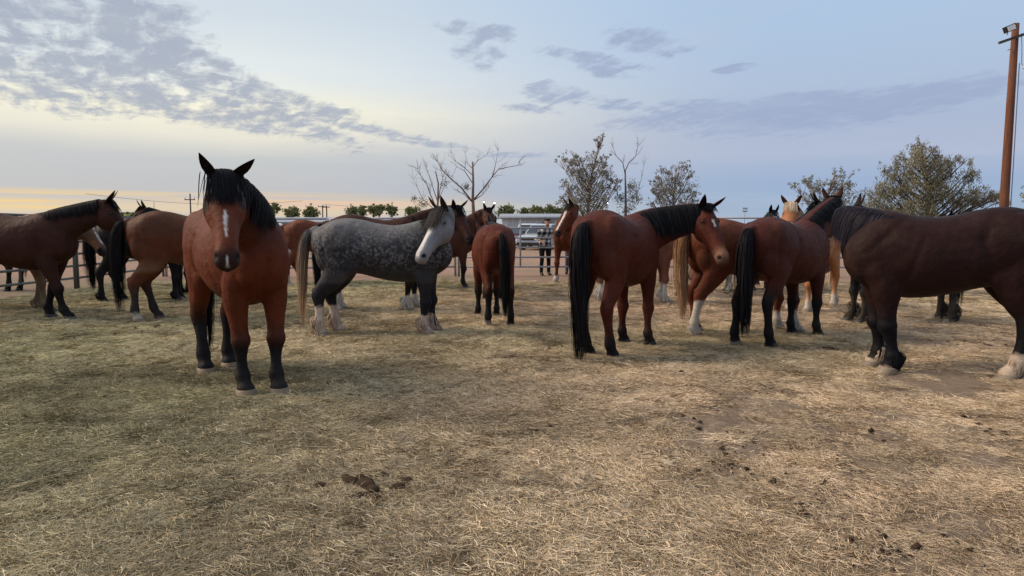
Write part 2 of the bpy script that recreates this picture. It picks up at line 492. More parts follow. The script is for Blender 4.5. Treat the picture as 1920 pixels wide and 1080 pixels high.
ng.interface.new_socket('Geometry', in_out='INPUT', socket_type='NodeSocketGeometry')
ng.interface.new_socket('Geometry', in_out='OUTPUT', socket_type='NodeSocketGeometry')
N = ng.nodes.new; Lk = ng.links.new
gi = N('NodeGroupInput'); go_ = N('NodeGroupOutput')
m2p = N('GeometryNodeMeshToPoints'); Lk(gi.outputs[0], m2p.inputs[0])
g2i = N('GeometryNodeGeometryToInstance')
for p in reversed(patches):
    oi = N('GeometryNodeObjectInfo'); oi.inputs['Object'].default_value = p; oi.inputs['As Instance'].default_value = False
    Lk(oi.outputs['Geometry'], g2i.inputs[0])
iop = N('GeometryNodeInstanceOnPoints'); Lk(m2p.outputs[0], iop.inputs['Points']); Lk(g2i.outputs[0], iop.inputs['Instance'])
iop.inputs['Pick Instance'].default_value = True
def na(name, typ):
    a = N('GeometryNodeInputNamedAttribute'); a.data_type = typ; a.inputs['Name'].default_value = name
    return a.outputs[0]
Lk(na('pick', 'INT'), iop.inputs['Instance Index'])
e2r = N('FunctionNodeEulerToRotation'); Lk(na('rot', 'FLOAT_VECTOR'), e2r.inputs[0]); Lk(e2r.outputs[0], iop.inputs['Rotation'])
Lk(na('siz', 'FLOAT'), iop.inputs['Scale'])
Lk(iop.outputs[0], go_.inputs[0])
md = ho.modifiers.new('scatter', 'NODES'); md.node_group = ng
# ================================================================ horses
def _unit(v):
    v = np.asarray(v, dtype=float)
    return v / (np.linalg.norm(v) + 1e-9)
def catmull(A, sub):
    """rows of A are stations; returns a denser smooth version"""
    A = np.asarray(A, dtype=float)
    P = np.vstack([2 * A[0] - A[1], A, 2 * A[-1] - A[-2]])
    out = []
    for i in range(1, len(P) - 2):
        p0, p1, p2, p3 = P[i - 1], P[i], P[i + 1], P[i + 2]
        for k in range(sub):
            t = k / sub
            out.append(.5 * ((2 * p1) + (-p0 + p2) * t + (2 * p0 - 5 * p1 + 4 * p2 - p3) * t * t + (-p0 + 3 * p1 - 3 * p2 + p3) * t ** 3))
    out.append(A[-1])
    return np.array(out)
class Soup:
    def __init__(self):
        self.V = []; self.F = []; self.n = 0
    def rings(self, rings):
        K = len(rings[0]); n = len(rings)
        V = [v for r in rings for v in r]
        b = self.n
        self.V += V
        for i in range(n - 1):
            for j in range(K):
                j2 = (j + 1) % K
                self.F.append((b + i * K + j, b + i * K + j2, b + (i + 1) * K + j2, b + (i + 1) * K + j))
        for end, flip in ((0, True), (n - 1, False)):
            c = np.mean(rings[end], axis=0); self.V.append(c); ci = b + len(V) + (0 if end == 0 else 1)
            for j in range(K):
                j2 = (j + 1) % K
                f = (ci, b + end * K + j2, b + end * K + j) if flip else (ci, b + end * K + j, b + end * K + j2)
                self.F.append(f)
        self.n += len(V) + 2
    def loft(self, C, Uv, Sv, up, dn, sd, K=20, ex=2.0, low=1.0):
        """rings round centres C with dorsal/ventral/lateral radii; low = lateral factor at the ventral side"""
        th = np.linspace(0, 2 * np.pi, K, endpoint=False)
        c, s = np.cos(th), np.sin(th)
        cc = np.sign(c) * np.abs(c) ** (2 / ex); ss = np.sign(s) * np.abs(s) ** (2 / ex)
        rings = []
        for i in range(len(C)):
            lw = low[i] if hasattr(low, '__len__') else low
            r = np.where(cc > 0, up[i], dn[i])
            wf = np.where(c < 0, 1 + (lw - 1) * np.abs(c), 1.0)
            rings.append(C[i] + np.outer(cc * r, Uv[i]) + np.outer(ss * sd[i] * wf, Sv[i]))
        self.rings(rings)
    def ell(self, c, r, ax=None, K=14):
        """ellipsoid; ax = 3 axes rows"""
        ax = np.eye(3) if ax is None else np.array([_unit(a) for a in ax])
        rings = []
        for i in range(1, 9):
            a = math.pi * i / 9
            z = math.cos(a) * r[2]; k = math.sin(a)
            th = np.linspace(0, 2 * np.pi, K, endpoint=False)
            P = np.stack([np.cos(th) * k * r[0], np.sin(th) * k * r[1], np.full(K, z)], 1) @ ax
            rings.append(P + np.array(c))
        self.rings(rings[::-1])
    def leg(self, st, K=14):
        """stations (x,y,z,fore-aft radius,lateral radius)"""
        A = catmull(st, 3)
        n = len(A)
        C = A[:, :3]
        T = np.gradient(C, axis=0)
        T /= np.linalg.norm(T, axis=1)[:, None]
        S = np.tile(np.array((0, 1.0, 0)), (n, 1))
        Uv = np.cross(S, T); Uv /= np.linalg.norm(Uv, axis=1)[:, None]
        S = np.cross(T, Uv)
        self.loft(C, Uv, S, A[:, 3], A[:, 3], A[:, 4], K)

def voxel_mesh(V, F, size):
    me = bpy.data.meshes.new('tmp')
    me.from_pydata([tuple(v) for v in V], [], F)
    o = bpy.data.objects.new('tmp', me)
    COL.objects.link(o)
    md = o.modifiers.new('r', 'REMESH')
    md.mode = 'VOXEL'; md.voxel_size = size; md.adaptivity = 0
    dg = bpy.context.evaluated_depsgraph_get()
    ev = o.evaluated_get(dg)
    m2 = ev.to_mesh()
    n = len(m2.vertices)
    co = np.empty(n * 3, dtype=np.float32); m2.vertices.foreach_get('co', co)
    co = co.reshape(-1, 3).astype(float)
    nl = len(m2.loops)
    li = np.empty(nl, dtype=np.int32); m2.loops.foreach_get('vertex_index', li)
    F4 = li.reshape(-1, 4)
    ne = len(m2.edges)
    ed = np.empty(ne * 2, dtype=np.int32); m2.edges.foreach_get('vertices', ed)
    ev.to_mesh_clear()
    bpy.data.objects.remove(o); bpy.data.meshes.remove(me)
    return co, F4, ed.reshape(-1, 2)
def smooth_np(co, ed, fac, iters, taubin=True):
    n = len(co)
    deg = np.bincount(ed.ravel(), minlength=n).astype(float)[:, None]
    def lap(c):
        s = np.zeros_like(c)
        for k in range(3):
            s[:, k] = np.bincount(ed[:, 0], c[ed[:, 1], k], n) + np.bincount(ed[:, 1], c[ed[:, 0], k], n)
        return s / np.maximum(deg, 1) - c
    fac = fac[:, None] if hasattr(fac, '__len__') else fac
    for i in range(iters):
        co = co + lap(co) * fac
        if taubin: co = co - lap(co) * fac * .96
    return co

def ribbons(strands, widths, wdir, cols, name, mat, parent):
    """strands (n,k,3), widths (n,), wdir (n,3) -> flat tapered ribbons with a slight fold"""
    S = np.asarray(strands); n, k, _ = S.shape
    t = np.linspace(0, 1, k)
    prof = (0.65 + .35 * np.sin(np.pi * np.minimum(t * 1.3, 1))) * np.clip((1 - t) * 4, .12, 1)
    Wd = wdir[:, None, :] if wdir.ndim == 2 else wdir
    off = Wd * (widths[:, None, None] * prof[None, :, None]) * .5
    V = np.stack([S - off, S + off], axis=2).reshape(-1, 3)
    base = (np.arange(n) * k * 2)[:, None]
    i = np.arange(k - 1)[None, :] * 2
    F = np.stack([base + i, base + i + 1, base + i + 3, base + i + 2], axis=-1).reshape(-1, 4)
    C = np.repeat(np.asarray(cols), k * 2, axis=0)
    return mesh_np(name, V, F, mat, parent, True, C)

# ---- materials of the horses
def coat_material():
    m, t, b = new_mat('coat', .6, .10)
    at = t.new('ShaderNodeAttribute', attribute_name='Col')
    tc = t.new('ShaderNodeTexCoord')
    P = tc.outputs['Object']
    n1 = t.noise(P, 3.5, 4, .6)
    n2 = t.noise(P, 55.0, 3, .6)
    mp = t.new('ShaderNodeMapping'); t.put(mp.inputs[0], P); mp.inputs['Scale'].default_value = (60, 300, 90)
    n3 = t.noise(mp.outputs[0], 1.0, 2, .6)
    v = t.m('ADD', t.m('MULTIPLY', n1, .75), t.m('ADD', t.m('MULTIPLY', n2, .45), t.m('MULTIPLY', n3, .5)))
    v = t.m('ADD', t.m('MULTIPLY', v, 1.5), -.2)
    hs = t.new('ShaderNodeVectorMath', operation='SCALE'); t.put(hs.inputs[0], at.outputs['Color']); t.put(hs.inputs[3], v)
    c = hs.outputs[0]
    dst = t.m('MULTIPLY', t.ss(t.noise(P, 2.3, 5, .68), .50, .72), .07)
    c = t.mix(dst, c, (.23, .17, .12, 1))
    # dapples where the attribute alpha asks for them
    vo = t.new('ShaderNodeTexVoronoi', feature='F1'); t.put(vo.inputs['Vector'], t.mix(.07, P, t.noise(P, 9, 3, .6, out='Color')))
    vo.inputs['Scale'].default_value = 26
    vo.inputs['Randomness'].default_value = .95
    spot = t.m('MULTIPLY', t.ss(vo.outputs['Distance'], .75, .12), t.ss(vo.outputs['Distance'], -.25, .30, .45, 1.0))
    lump = t.ss(t.noise(P, 5, 3, .6), .36, .62)
    amt = t.m('MULTIPLY', t.m('MULTIPLY', t.m('SUBTRACT', 1.0, at.outputs['Alpha']), spot), t.m('ADD', .16, t.m('MULTIPLY', lump, .62)))
    c = t.mix(amt, c, (.20, .19, .186, 1))
    t.put(b.inputs['Base Color'], c)
    r = t.m('ADD', .42, t.m('MULTIPLY', t.noise(P, 18, 4, .6), .34))
    t.put(b.inputs['Roughness'], r)
    b.inputs['Sheen Weight'].default_value = 0.0
    b.inputs['Sheen Roughness'].default_value = .5
    h = t.m('ADD', t.m('MULTIPLY', t.noise(P, 6, 3, .55), 1.0), t.m('ADD', t.m('MULTIPLY', n3, .10), t.m('MULTIPLY', n2, .05)))
    bump(t, b, h, .5, .05)
    return m
def hair_material():
    m, t, b = new_mat('horse_hair', .55, .05)
    at = t.new('ShaderNodeAttribute', attribute_name='Col')
    t.put(b.inputs['Base Color'], at.outputs['Color'])
    return m
M_COAT = coat_material()
M_HAIR = hair_material()
M_HOOF, _t, _b = new_mat('hoof_horn', .55, .3)
_a = _t.new('ShaderNodeAttribute', attribute_name='Col')
_tc = _t.new('ShaderNodeTexCoord')
_mp = _t.new('ShaderNodeMapping'); _t.put(_mp.inputs[0], _tc.outputs['Object']); _mp.inputs['Scale'].default_value = (20, 20, 120)
_v = _t.m('ADD', .55, _t.m('MULTIPLY', _t.noise(_mp.outputs[0], 1.0, 4, .6), .9))
_s = _t.new('ShaderNodeVectorMath', operation='SCALE'); _t.put(_s.inputs[0], _a.outputs['Color']); _t.put(_s.inputs[3], _v)
_t.put(_b.inputs['Base Color'], _s.outputs[0])
M_EYE, _t, _b = new_mat('wet_eye', .06, .8)
_b.inputs['Base Color'].default_value = (.006, .004, .003, 1); _b.inputs['Specular IOR Level'].default_value = .35; _b.inputs['Roughness'].default_value = .15

BAY = dict(body=(.085, .017, .008), leg=(.012, .010, .010), legh=(.60, .62), muzzle=(.03, .02, .018), hair=(.010, .009, .010))
def coat(base=BAY, **kw):
    d = dict(base); d.update(kw); return d

def jit(P, f, s=0.0):
    return (np.sin(P[:, 0] * f + 1.3 + s) + np.sin(P[:, 1] * f * 1.3 + P[:, 2] * f * .7 + 2.1 * s) + np.sin(P[:, 2] * f * 1.7 + 4 - P[:, 0] * f * .9)) / 3

LEGS = ('FL', 'FR', 'HL', 'HR')
def make_horse(label, px, py, heading, s=1.0, c=BAY, bulk=1.0, group='horses standing in the pen',
               neck=(35, 0, .82), neck_end=None, head=(45, 0), legs=None, socks=None, blaze=None, mane_side=1, mane_len=.30,
               tail_len=1.15, tail_x=0.0, tail_y=0.0, tail_w=1.0, feather=0.0, voxel=.016, ears=((.3, .1), (.3, .1)), at='front', hoofc=None,
               forelock=.26, flw=1.0, seed=1, LX=1.07, legw=1.12, head_s=1.10, strands=1.0, eyes=True):
    """neck=(pitch, yaw, length) in degrees/metres; head=(face pitch down, yaw) ; heading of the body in degrees from +X"""
    rng = np.random.default_rng(seed)
    L = {k: [0.0, 0.0, 0.0] for k in LEGS}      # dx, dy of the hoof, forward bend at knee/hock
    for k, v in (legs or {}).items(): L[k] = list(v) + [0.0] * (3 - len(v))
    so = Soup()
    B = bulk
    # --- trunk
    T = np.array([  # x, ztop, zbot, half width
        (-.815, 1.36, 1.18, .075), (-.79, 1.415, 1.08, .14), (-.72, 1.475, .99, .215), (-.60, 1.545, .90, .275), (-.44, 1.585, .86, .300),
        (-.26, 1.565, .83, .292), (-.08, 1.515, .775, .305), (.10, 1.49, .735, .318), (.26, 1.515, .725, .305), (.40, 1.555, .745, .275),
        (.52, 1.52, .79, .248), (.62, 1.42, .85, .225), (.70, 1.30, .93, .175), (.745, 1.20, 1.02, .095)])
    T[:, 0] *= LX
    T = catmull(T, 3)
    cz = T[:, 1] * .46 + T[:, 2] * .54
    C = np.stack([T[:, 0], np.zeros(len(T)), cz], 1)
    Uz = np.tile((0, 0, 1.0), (len(T), 1)); Sy = np.tile((0, 1.0, 0), (len(T), 1))
    so.loft(C, Uz, Sy, T[:, 1] - cz, cz - T[:, 2], T[:, 3] * B, 28, 2.15, .92)
    # muscle masses
    for sy in (-1, 1):
        so.ell((-.50 * LX, sy * .150 * B, 1.30), (.235, .135 * B, .235))          # gluteals
        so.ell((-.62 * LX, sy * .140 * B, 1.10), (.165, .115 * B, .25))           # hamstrings
        so.ell((.47 * LX, sy * .155 * B, 1.17), (.13, .095 * B, .25), [(1, 0, .45), (0, 1, 0), (-.45, 0, 1)])   # shoulder blade
        so.ell((.40 * LX, sy * .165 * B, 1.00), (.13, .085 * B, .13))             # triceps
        so.ell((.615 * LX, sy * .105 * B, 1.06), (.115, .10 * B, .17))            # breast
        so.ell((-.36 * LX, sy * .19 * B, .97), (.10, .07, .14))                   # stifle / flank fold
    # --- legs
    hoofs = {}
    for k in LEGS:
        sy = 1 if k[1] == 'L' else -1
        dx, dy, bd = L[k]
        if k[0] == 'F':
            st = [(.46, .12, 1.22, .14, .07), (.49, .14, 1.04, .15, .10), (.445, .155, .90, .128, .092), (.45, .158, .78, .098, .078),
                  (.46, .155, .64, .068, .060), (.468, .152, .53, .058, .054), (.474, .150, .465, .066, .062), (.462, .150, .40, .049, .047),
                  (.458, .150, .31, .039, .034), (.458, .150, .235, .042, .037), (.458, .150, .18, .056, .050), (.482, .150, .12, .045, .045), (.505, .150, .070, .060, .059), (.515, .150, .035, .058, .058)]
            ztop, zj = .92, .465
        else:
            st = [(-.50, .12, 1.30, .20, .11), (-.50, .145, 1.12, .215, .125), (-.47, .16, .96, .185, .108), (-.515, .165, .82, .140, .086),
                  (-.60, .162, .70, .098, .066), (-.675, .158, .615, .080, .056), (-.700, .155, .555, .078, .058), (-.695, .152, .485, .060, .050),
                  (-.682, .150, .40, .047, .041), (-.672, .150, .30, .044, .040), (-.668, .150, .19, .058, .052), (-.645, .150, .125, .046, .046), (-.622, .150, .072, .061, .060), (-.612, .150, .035, .059, .059)]
            ztop, zj = 1.0, .56
        st = np.array(st)
        st[:, 0] += (.47 if k[0] == 'F' else -.62) * (LX - 1)
        out = []
        for (x, y, z, a, b_) in st:
            w = np.clip((ztop - z) / (ztop - .03), 0, 1)
            wj = math.exp(-((z - zj) / .17) ** 2)
            leg_t = legw if z < .8 else 1 + (legw - 1) * .5
            out.append((x + dx * w + bd * wj, sy * (y * (B if z > .8 else 1 + (B - 1) * .5) + dy * w * 1.0), z, a * leg_t, b_ * leg_t))
        if k[0] == 'H':      # point of hock
            i = 6
            so.ell((out[i][0] - .058, out[i][1], .60), (.030, .030, .065), [(1, 0, .25), (0, 1, 0), (-.25, 0, 1)], 8)
        so.leg(out)
        hoofs[k] = (out[-2][0], out[-2][1])
    # --- dock of the tail
    TX = -.80 * (LX - 1)
    so.leg([(-.74 + TX, 0, 1.44, .05, .05), (-.82 + TX, tail_y * .1, 1.42, .042, .042), (-.87 + TX, tail_y * .2, 1.35, .036, .036), (-.885 + TX, tail_y * .3, 1.26, .03, .03)])
    # --- neck
    pitch, yaw, nl = neck
    P0 = np.array((.43 * LX, 0, 1.235))
    d0 = np.array((math.cos(R(max(pitch, -5) * .5 + 22)) * math.cos(R(yaw * .35)), math.cos(R(max(pitch, -5) * .5 + 22)) * math.sin(R(yaw * .35)), math.sin(R(max(pitch, -5) * .5 + 22))))
    pe, ye = (pitch, yaw) if neck_end is None else neck_end
    dirn = np.array((math.cos(R(pitch)) * math.cos(R(yaw)), math.cos(R(pitch)) * math.sin(R(yaw)), math.sin(R(pitch))))
    d1 = np.array((math.cos(R(pe)) * math.cos(R(ye)), math.cos(R(pe)) * math.sin(R(ye)), math.sin(R(pe))))
    P3 = P0 + dirn * nl
    P1 = P0 + d0 * nl * .38; P2 = P3 - d1 * nl * .33
    uu = np.linspace(0, 1, 22)[:, None]
    NC = (1 - uu) ** 3 * P0 + 3 * (1 - uu) ** 2 * uu * P1 + 3 * (1 - uu) * uu ** 2 * P2 + uu ** 3 * P3
    NT_ = np.gradient(NC, axis=0); NT_ /= np.linalg.norm(NT_, axis=1)[:, None]
    NU = np.array((0, 0, 1.0)) - NT_ * NT_[:, 2:3]
    NU /= np.linalg.norm(NU, axis=1)[:, None]
    NS = np.cross(NU, NT_)      # lateral: left of the horse
    un = uu[:, 0]
    nd_up = np.interp(un, [0, .2, .5, .8, 1], [.31, .280, .225, .182, .145])
    nd_dn = np.interp(un, [0, .2, .5, .8, 1], [.30, .265, .215, .180, .150])
    nsd = np.interp(un, [0, .2, .5, .8, 1], [.195, .165, .130, .108, .100]) * (1 + (B - 1) * .7)
    so.loft(NC, NU, NS, nd_up, nd_dn, nsd, 22, 2.1)
    # --- head
    HS = .64 * head_s
    hp, hy = head
    f = np.array((math.cos(R(hp)) * math.cos(R(hy)), math.cos(R(hp)) * math.sin(R(hy)), -math.sin(R(hp))))
    d = np.array((0, 0, 1.0)) - f * f[2]
    if np.linalg.norm(d) < .15: d = -np.array((math.cos(R(hy)), math.sin(R(hy)), 0)) * -1
    d = _unit(d)
    l = _unit(np.cross(d, f))   # horse's left
    HO = P3 + NU[-1] * .055 + d * .075 + NT_[-1] * .01
    H = np.array([  # t, dorsal, ventral, half width, low factor
        (-.07, -.02, -.13, .050, 1), (.0, .012, -.17, .074, 1), (.08, .024, -.205, .090, .85), (.16, .028, -.232, .103, .72), (.24, .026, -.256, .112, .62),
        (.32, .018, -.264, .110, .56), (.40, .010, -.244, .097, .54), (.50, .004, -.200, .080, .58), (.60, .000, -.170, .069, .66),
        (.70, -.003, -.150, .062, .76), (.80, -.006, -.140, .060, .86), (.88, -.008, -.137, .065, .84), (.94, -.018, -.134, .064, .84), (.985, -.040, -.124, .052, .85), (1.01, -.062, -.105, .030, .9)])
    H = catmull(H, 2)
    H[:, 1:3] *= head_s * 1.05; H[:, 3] *= head_s * 1.10
    mid = H[:, 1] * .42 + H[:, 2] * .58
    HC = HO + np.outer(H[:, 0] * HS, f) + np.outer(mid, d)
    nH = len(H)
    so.loft(HC, np.tile(d, (nH, 1)), np.tile(l, (nH, 1)), H[:, 1] - mid, mid - H[:, 2], H[:, 3], 22, 2.3, H[:, 4])
    def hpnt(t, dd, ll): return HO + f * t * HS + d * dd * head_s + l * ll * head_s
    for sy in (-1, 1):
        so.ell(hpnt(.26, -.025, sy * .088), (.042, .026, .032), [f, l, d], 8)     # eye socket
        so.ell(hpnt(.29, -.17, sy * .058), (.085, .022, .080), [f, l, d], 10)     # cheek
        so.ell(hpnt(.90, -.055, sy * .046), (.042, .024, .034), [f, l, d], 8)     # nostril wing
    so.ell(hpnt(.94, -.135, 0), (.042, .036, .020), [f, l, d], 8)                  # chin
    # throat fill between jaw and neck
    so.ell(P3 - NU[-1] * .05 * 1 + f * .02, (.11, .075, .12), [NT_[-1], NS[-1], NU[-1]], 10)
    # --- one continuous surface
    co, F4, ed = voxel_mesh(so.V, so.F, voxel)
    rel = co - HO
    ht = rel @ f / HS; hd = rel @ d / head_s; hl = rel @ l / head_s
    isH = (ht > -.12) & (ht < 1.1) & (np.abs(hl) < .16) & (hd < .06) & (hd > -.33)
    isH &= np.where(ht < .12, hd > -.24, True)
    fac = np.full(len(co), .5)
    fac[(co[:, 2] < .80)] = .40
    fac[isH & (ht > .05)] = .30
    it = max(2, int(14 * (.014 / voxel) ** 1.6))
    co = smooth_np(co, ed, fac, it, True)
    body_w = np.clip((co[:, 2] - .75) / .15, 0, 1) * (1 - np.clip((ht + .3) * 3, 0, 1) * (np.abs(hl) < .2))
    co = smooth_np(co, ed, .5 * np.clip(body_w, 0, 1), max(1, int(6 * (.014 / voxel) ** 1.6)), False)
    # head details pressed in after smoothing
    rel = co - HO
    ht = rel @ f / HS; hd = rel @ d / head_s; hl = rel @ l / head_s
    isH = (ht > -.10) & (ht < 1.1) & (np.abs(hl) < .15) & (hd < .06) & (hd > -.31)
    sg = np.sign(hl)
    def g(t0, d0_, rt, rd): return np.exp(-((ht - t0) * .64 / rt) ** 2 - ((hd - d0_) / rd) ** 2) * isH
    lat = np.abs(hl)
    push = -.022 * g(.915, -.052, .018, .016) * (lat > .022) \
           - .010 * np.exp(-((hd + .098 + (ht - .9) * .10) / .007) ** 2) * isH * (ht > .80) * (lat > .008) \
           - .010 * g(.52, -.06, .07, .022) * (lat > .03) + .009 * g(.44, -.075, .11, .012) * (lat > .03) \
           - .010 * g(.13, -.03, .03, .02) * (lat > .05)
    co = co + np.outer(push * sg * head_s, l)
    eyp = g(.262, -.034, .020, .013) * (lat > .07)
    co = co - np.outer(eyp * sg * .014 * head_s, l)
    # creases that part the muscle groups
    av = np.abs(co[:, 1])
    for (x0, z0, x1, z1, w_, dp) in ((.20, 1.28, .30, .92, .030, .008), (.33, 1.46, .60, 1.16, .035, .010), (-.22, 1.28, -.30, .98, .040, .013), (-.66, 1.36, -.62, 1.00, .026, .012), (-.30, 1.50, -.22, 1.30, .05, .010), (.47, 1.02, .40, .86, .03, .010)):
        a_ = np.array((x0 * LX, z0)); b2 = np.array((x1 * LX, z1)); ab = b2 - a_
        q = np.clip(((co[:, [0, 2]] - a_) @ ab) / (ab @ ab), 0, 1)
        dd_ = np.linalg.norm(co[:, [0, 2]] - (a_ + q[:, None] * ab), axis=1)
        co[:, 1] -= np.sign(co[:, 1]) * dp * np.exp(-(dd_ / w_) ** 2) * (av > .12) * (~isH)
    pg = np.exp(-(co[:, 1] / .028) ** 2) * np.clip((co[:, 0] - .52 * LX) / .08, 0, 1) * np.clip((1.20 - co[:, 2]) / .1, 0, 1) * (co[:, 2] > .8) * (~isH)
    co[:, 0] -= .022 * pg
    bg_ = np.exp(-(co[:, 1] / .030) ** 2) * np.clip((-.70 * LX - co[:, 0]) / .05, 0, 1) * (co[:, 2] < 1.33) * (co[:, 2] > .85)
    co[:, 0] += .035 * bg_
    # --- coat colours (markings that stay put on the animal; the large bay's neck tone carries painted shade)
    J = jit(co, 23.0) * .5 + jit(co, 61.0, 2.0) * .5
    cb = np.array(c['body'])
    n = len(co)
    Cc = np.tile(cb, (n, 1))
    top = c.get('top')
    if top is not None:
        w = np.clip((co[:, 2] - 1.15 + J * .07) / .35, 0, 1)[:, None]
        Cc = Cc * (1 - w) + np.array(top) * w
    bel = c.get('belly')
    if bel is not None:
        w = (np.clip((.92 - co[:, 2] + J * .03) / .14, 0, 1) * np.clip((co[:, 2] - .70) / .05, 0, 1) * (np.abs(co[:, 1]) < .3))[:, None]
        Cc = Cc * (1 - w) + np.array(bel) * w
    mz = np.clip((ht - .80 + J * .04) / .14, 0, 1) * isH
    Cc = Cc * (1 - mz[:, None]) + np.array(c['muzzle']) * mz[:, None]
    if c.get('mealy'):
        w = (np.exp(-((ht - .86) / .09) ** 2) * isH * (hd > -.12))[:, None] * .75
        Cc = Cc * (1 - w) + np.array(c['mealy']) * w
    if c.get('brow') is not None:
        w = (isH * np.clip((.40 - ht + J * .06) / .10, 0, 1) * np.clip((hd + .16) / .05, 0, 1))[:, None] * .93
        Cc = Cc * (1 - w) + np.array(c['brow']) * w
    if c.get('face'):
        w = (isH * np.clip((ht - .10 + J * .05) / .12, 0, 1) * np.clip((hd + .27) / .03, 0, 1))[:, None]
        Cc = Cc * (1 - w) + np.array(c['face']) * w
    if c.get('neck') is not None:
        q = ((co[:, None, :] - NC[None, 6:, :]) ** 2).sum(2).min(1) ** .5
        w = (np.clip((.30 - q + J * .04) / .14, 0, 1) * (~isH))[:, None]
        Cc = Cc * (1 - w) + np.array(c['neck']) * w
    lg = np.array(c['leg'])
    for hi, (k, (hx, hyy)) in enumerate(hoofs.items()):
        near = (np.abs(co[:, 0] - hx + (L[k][0] * .3 if co is None else 0)) < .45) & (np.sign(co[:, 1]) == (1 if k[1] == 'L' else -1)) & (co[:, 2] < .95)
        if k[0] == 'F': near &= co[:, 0] > 0
        else: near &= co[:, 0] <= 0
        lh = c['legh'][0 if k[0] == 'F' else 1]
        w = (np.clip((lh + .10 - co[:, 2] + J * .05) / .22, 0, 1) * near)[:, None]
        Cc = Cc * (1 - w) + lg * w
        sk = (socks or {}).get(k, 0)
        if sk:
            w = (np.clip((sk - co[:, 2] + J * .035) / .03, 0, 1) * near)[:, None]
            dirt_ = np.clip((.20 - co[:, 2] + jit(co, 37.0, hi) * .09) / .16, 0, 1)[:, None] * .55
            Cc = Cc * (1 - w) + (np.array(c.get('sock', (.44, .385, .32))) * (1 - dirt_) + np.array((.20, .135, .085)) * dirt_) * w
    # nostril and mouth: bare dark skin
    ns = np.clip(np.exp(-((ht - .915) * .64 / .020) ** 2 - ((hd + .052) / .019) ** 2) * 1.8, 0, 1) * isH * (lat > .018)
    Cc = Cc * (1 - ns[:, None]) + np.array((.006, .005, .005)) * ns[:, None]
    ey = np.exp(-((ht - .262) * .64 / .034) ** 2 - ((hd + .034) / .024) ** 2) * isH * (lat > .05) * .85
    Cc = Cc * (1 - ey[:, None]) + np.array((.012, .009, .008)) * ey[:, None]
    if blaze:
        for (t0, t1, wd0, wd1) in blaze:      # from t0 to t1 along the face, half widths
            k_ = np.clip((ht - t0) / (t1 - t0), 0, 1)
            hw = wd0 + (wd1 - wd0) * k_ + J * .010
            w = (np.clip((hw - lat) / .008, 0, 1) * np.clip((ht - t0) / .03, 0, 1) * np.clip((t1 - ht) / .03, 0, 1) * isH * (hd > -.075))[:, None]
            Cc = Cc * (1 - w) + np.array((.52, .48, .45)) * w
    dap = np.zeros(n)
    if c.get('dapple'):
        q = np.clip((co[:, 2] - .78) / .3, 0, 1) * (1 - np.clip((ht + .05) * 4, 0, 1) * isH)
        dap = q * c['dapple']
    Cc = np.clip(Cc, .002, .9)
    colr = np.concatenate([Cc, (1 - dap)[:, None]], 1)
    # --- place
    if at == 'front': ax, ay = (hoofs['FL'][0] + hoofs['FR'][0]) / 2, (hoofs['FL'][1] + hoofs['FR'][1]) / 2
    elif at == 'hind': ax, ay = (hoofs['HL'][0] + hoofs['HR'][0]) / 2, (hoofs['HL'][1] + hoofs['HR'][1]) / 2
    elif at == 'mid': ax, ay = -.08, 0
    else: ax, ay = hoofs[at]
    gx, gy = on_ground(px, py)
    ca, sa = math.cos(R(heading)), math.sin(R(heading))
    ox = gx - s * (ca * ax - sa * ay); oy = gy - s * (sa * ax + ca * ay)
    zz = [float(ground_z(ox + s * (ca * hx - sa * hy2), oy + s * (sa * hx + ca * hy2))) for hx, hy2 in hoofs.values()]
    root = empty('horse', (ox, oy, np.mean(zz) - .020), R(heading), s)
    tag(root, label, 'horse', group)
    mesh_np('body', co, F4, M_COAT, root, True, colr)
    # --- hooves
    hcs = hoofc or {}
    hw_ = 1.0 + (legw - 1.0) * .95
    for k, (hx, hyy) in hoofs.items():
        sock = (socks or {}).get(k, 0)
        hcol = hcs.get(k, (.20, .15, .10) if sock > .06 else (.045, .038, .034))
        th = np.linspace(0, 2 * np.pi, 18, endpoint=False)
        V = []; F = []
        prof = [(.075, .062, .060, .0), (.066, .067, .064, .004), (.03, .074, .069, .024), (.0, .080, .073, .040), (-.012, .080, .073, .042)]
        for (z, a, b_, sh) in prof:
            for t in th:
                V.append((hx + sh + math.cos(t) * a * hw_ * (1 if math.cos(t) > 0 else .86), hyy + math.sin(t) * b_ * hw_, z))
        for i in range(len(prof) - 1):
            for j in range(18):
                F.append((i * 18 + (j + 1) % 18, i * 18 + j, (i + 1) * 18 + j, (i + 1) * 18 + (j + 1) % 18))
        F.append(tuple(range(18)))
        mesh_np('hoof', V, F, M_HOOF, root, True, np.tile(np.array(hcol), (len(V), 1)))
    # --- eyes
    if eyes:
        for sy in (-1, 1):
            mb = Soup(); mb.ell(hpnt(.262, -.034, sy * .094), (.021, .016, .016), [f, l, d], 12)
            mesh_np('eye', np.array(mb.V), mb.F, M_EYE, root)
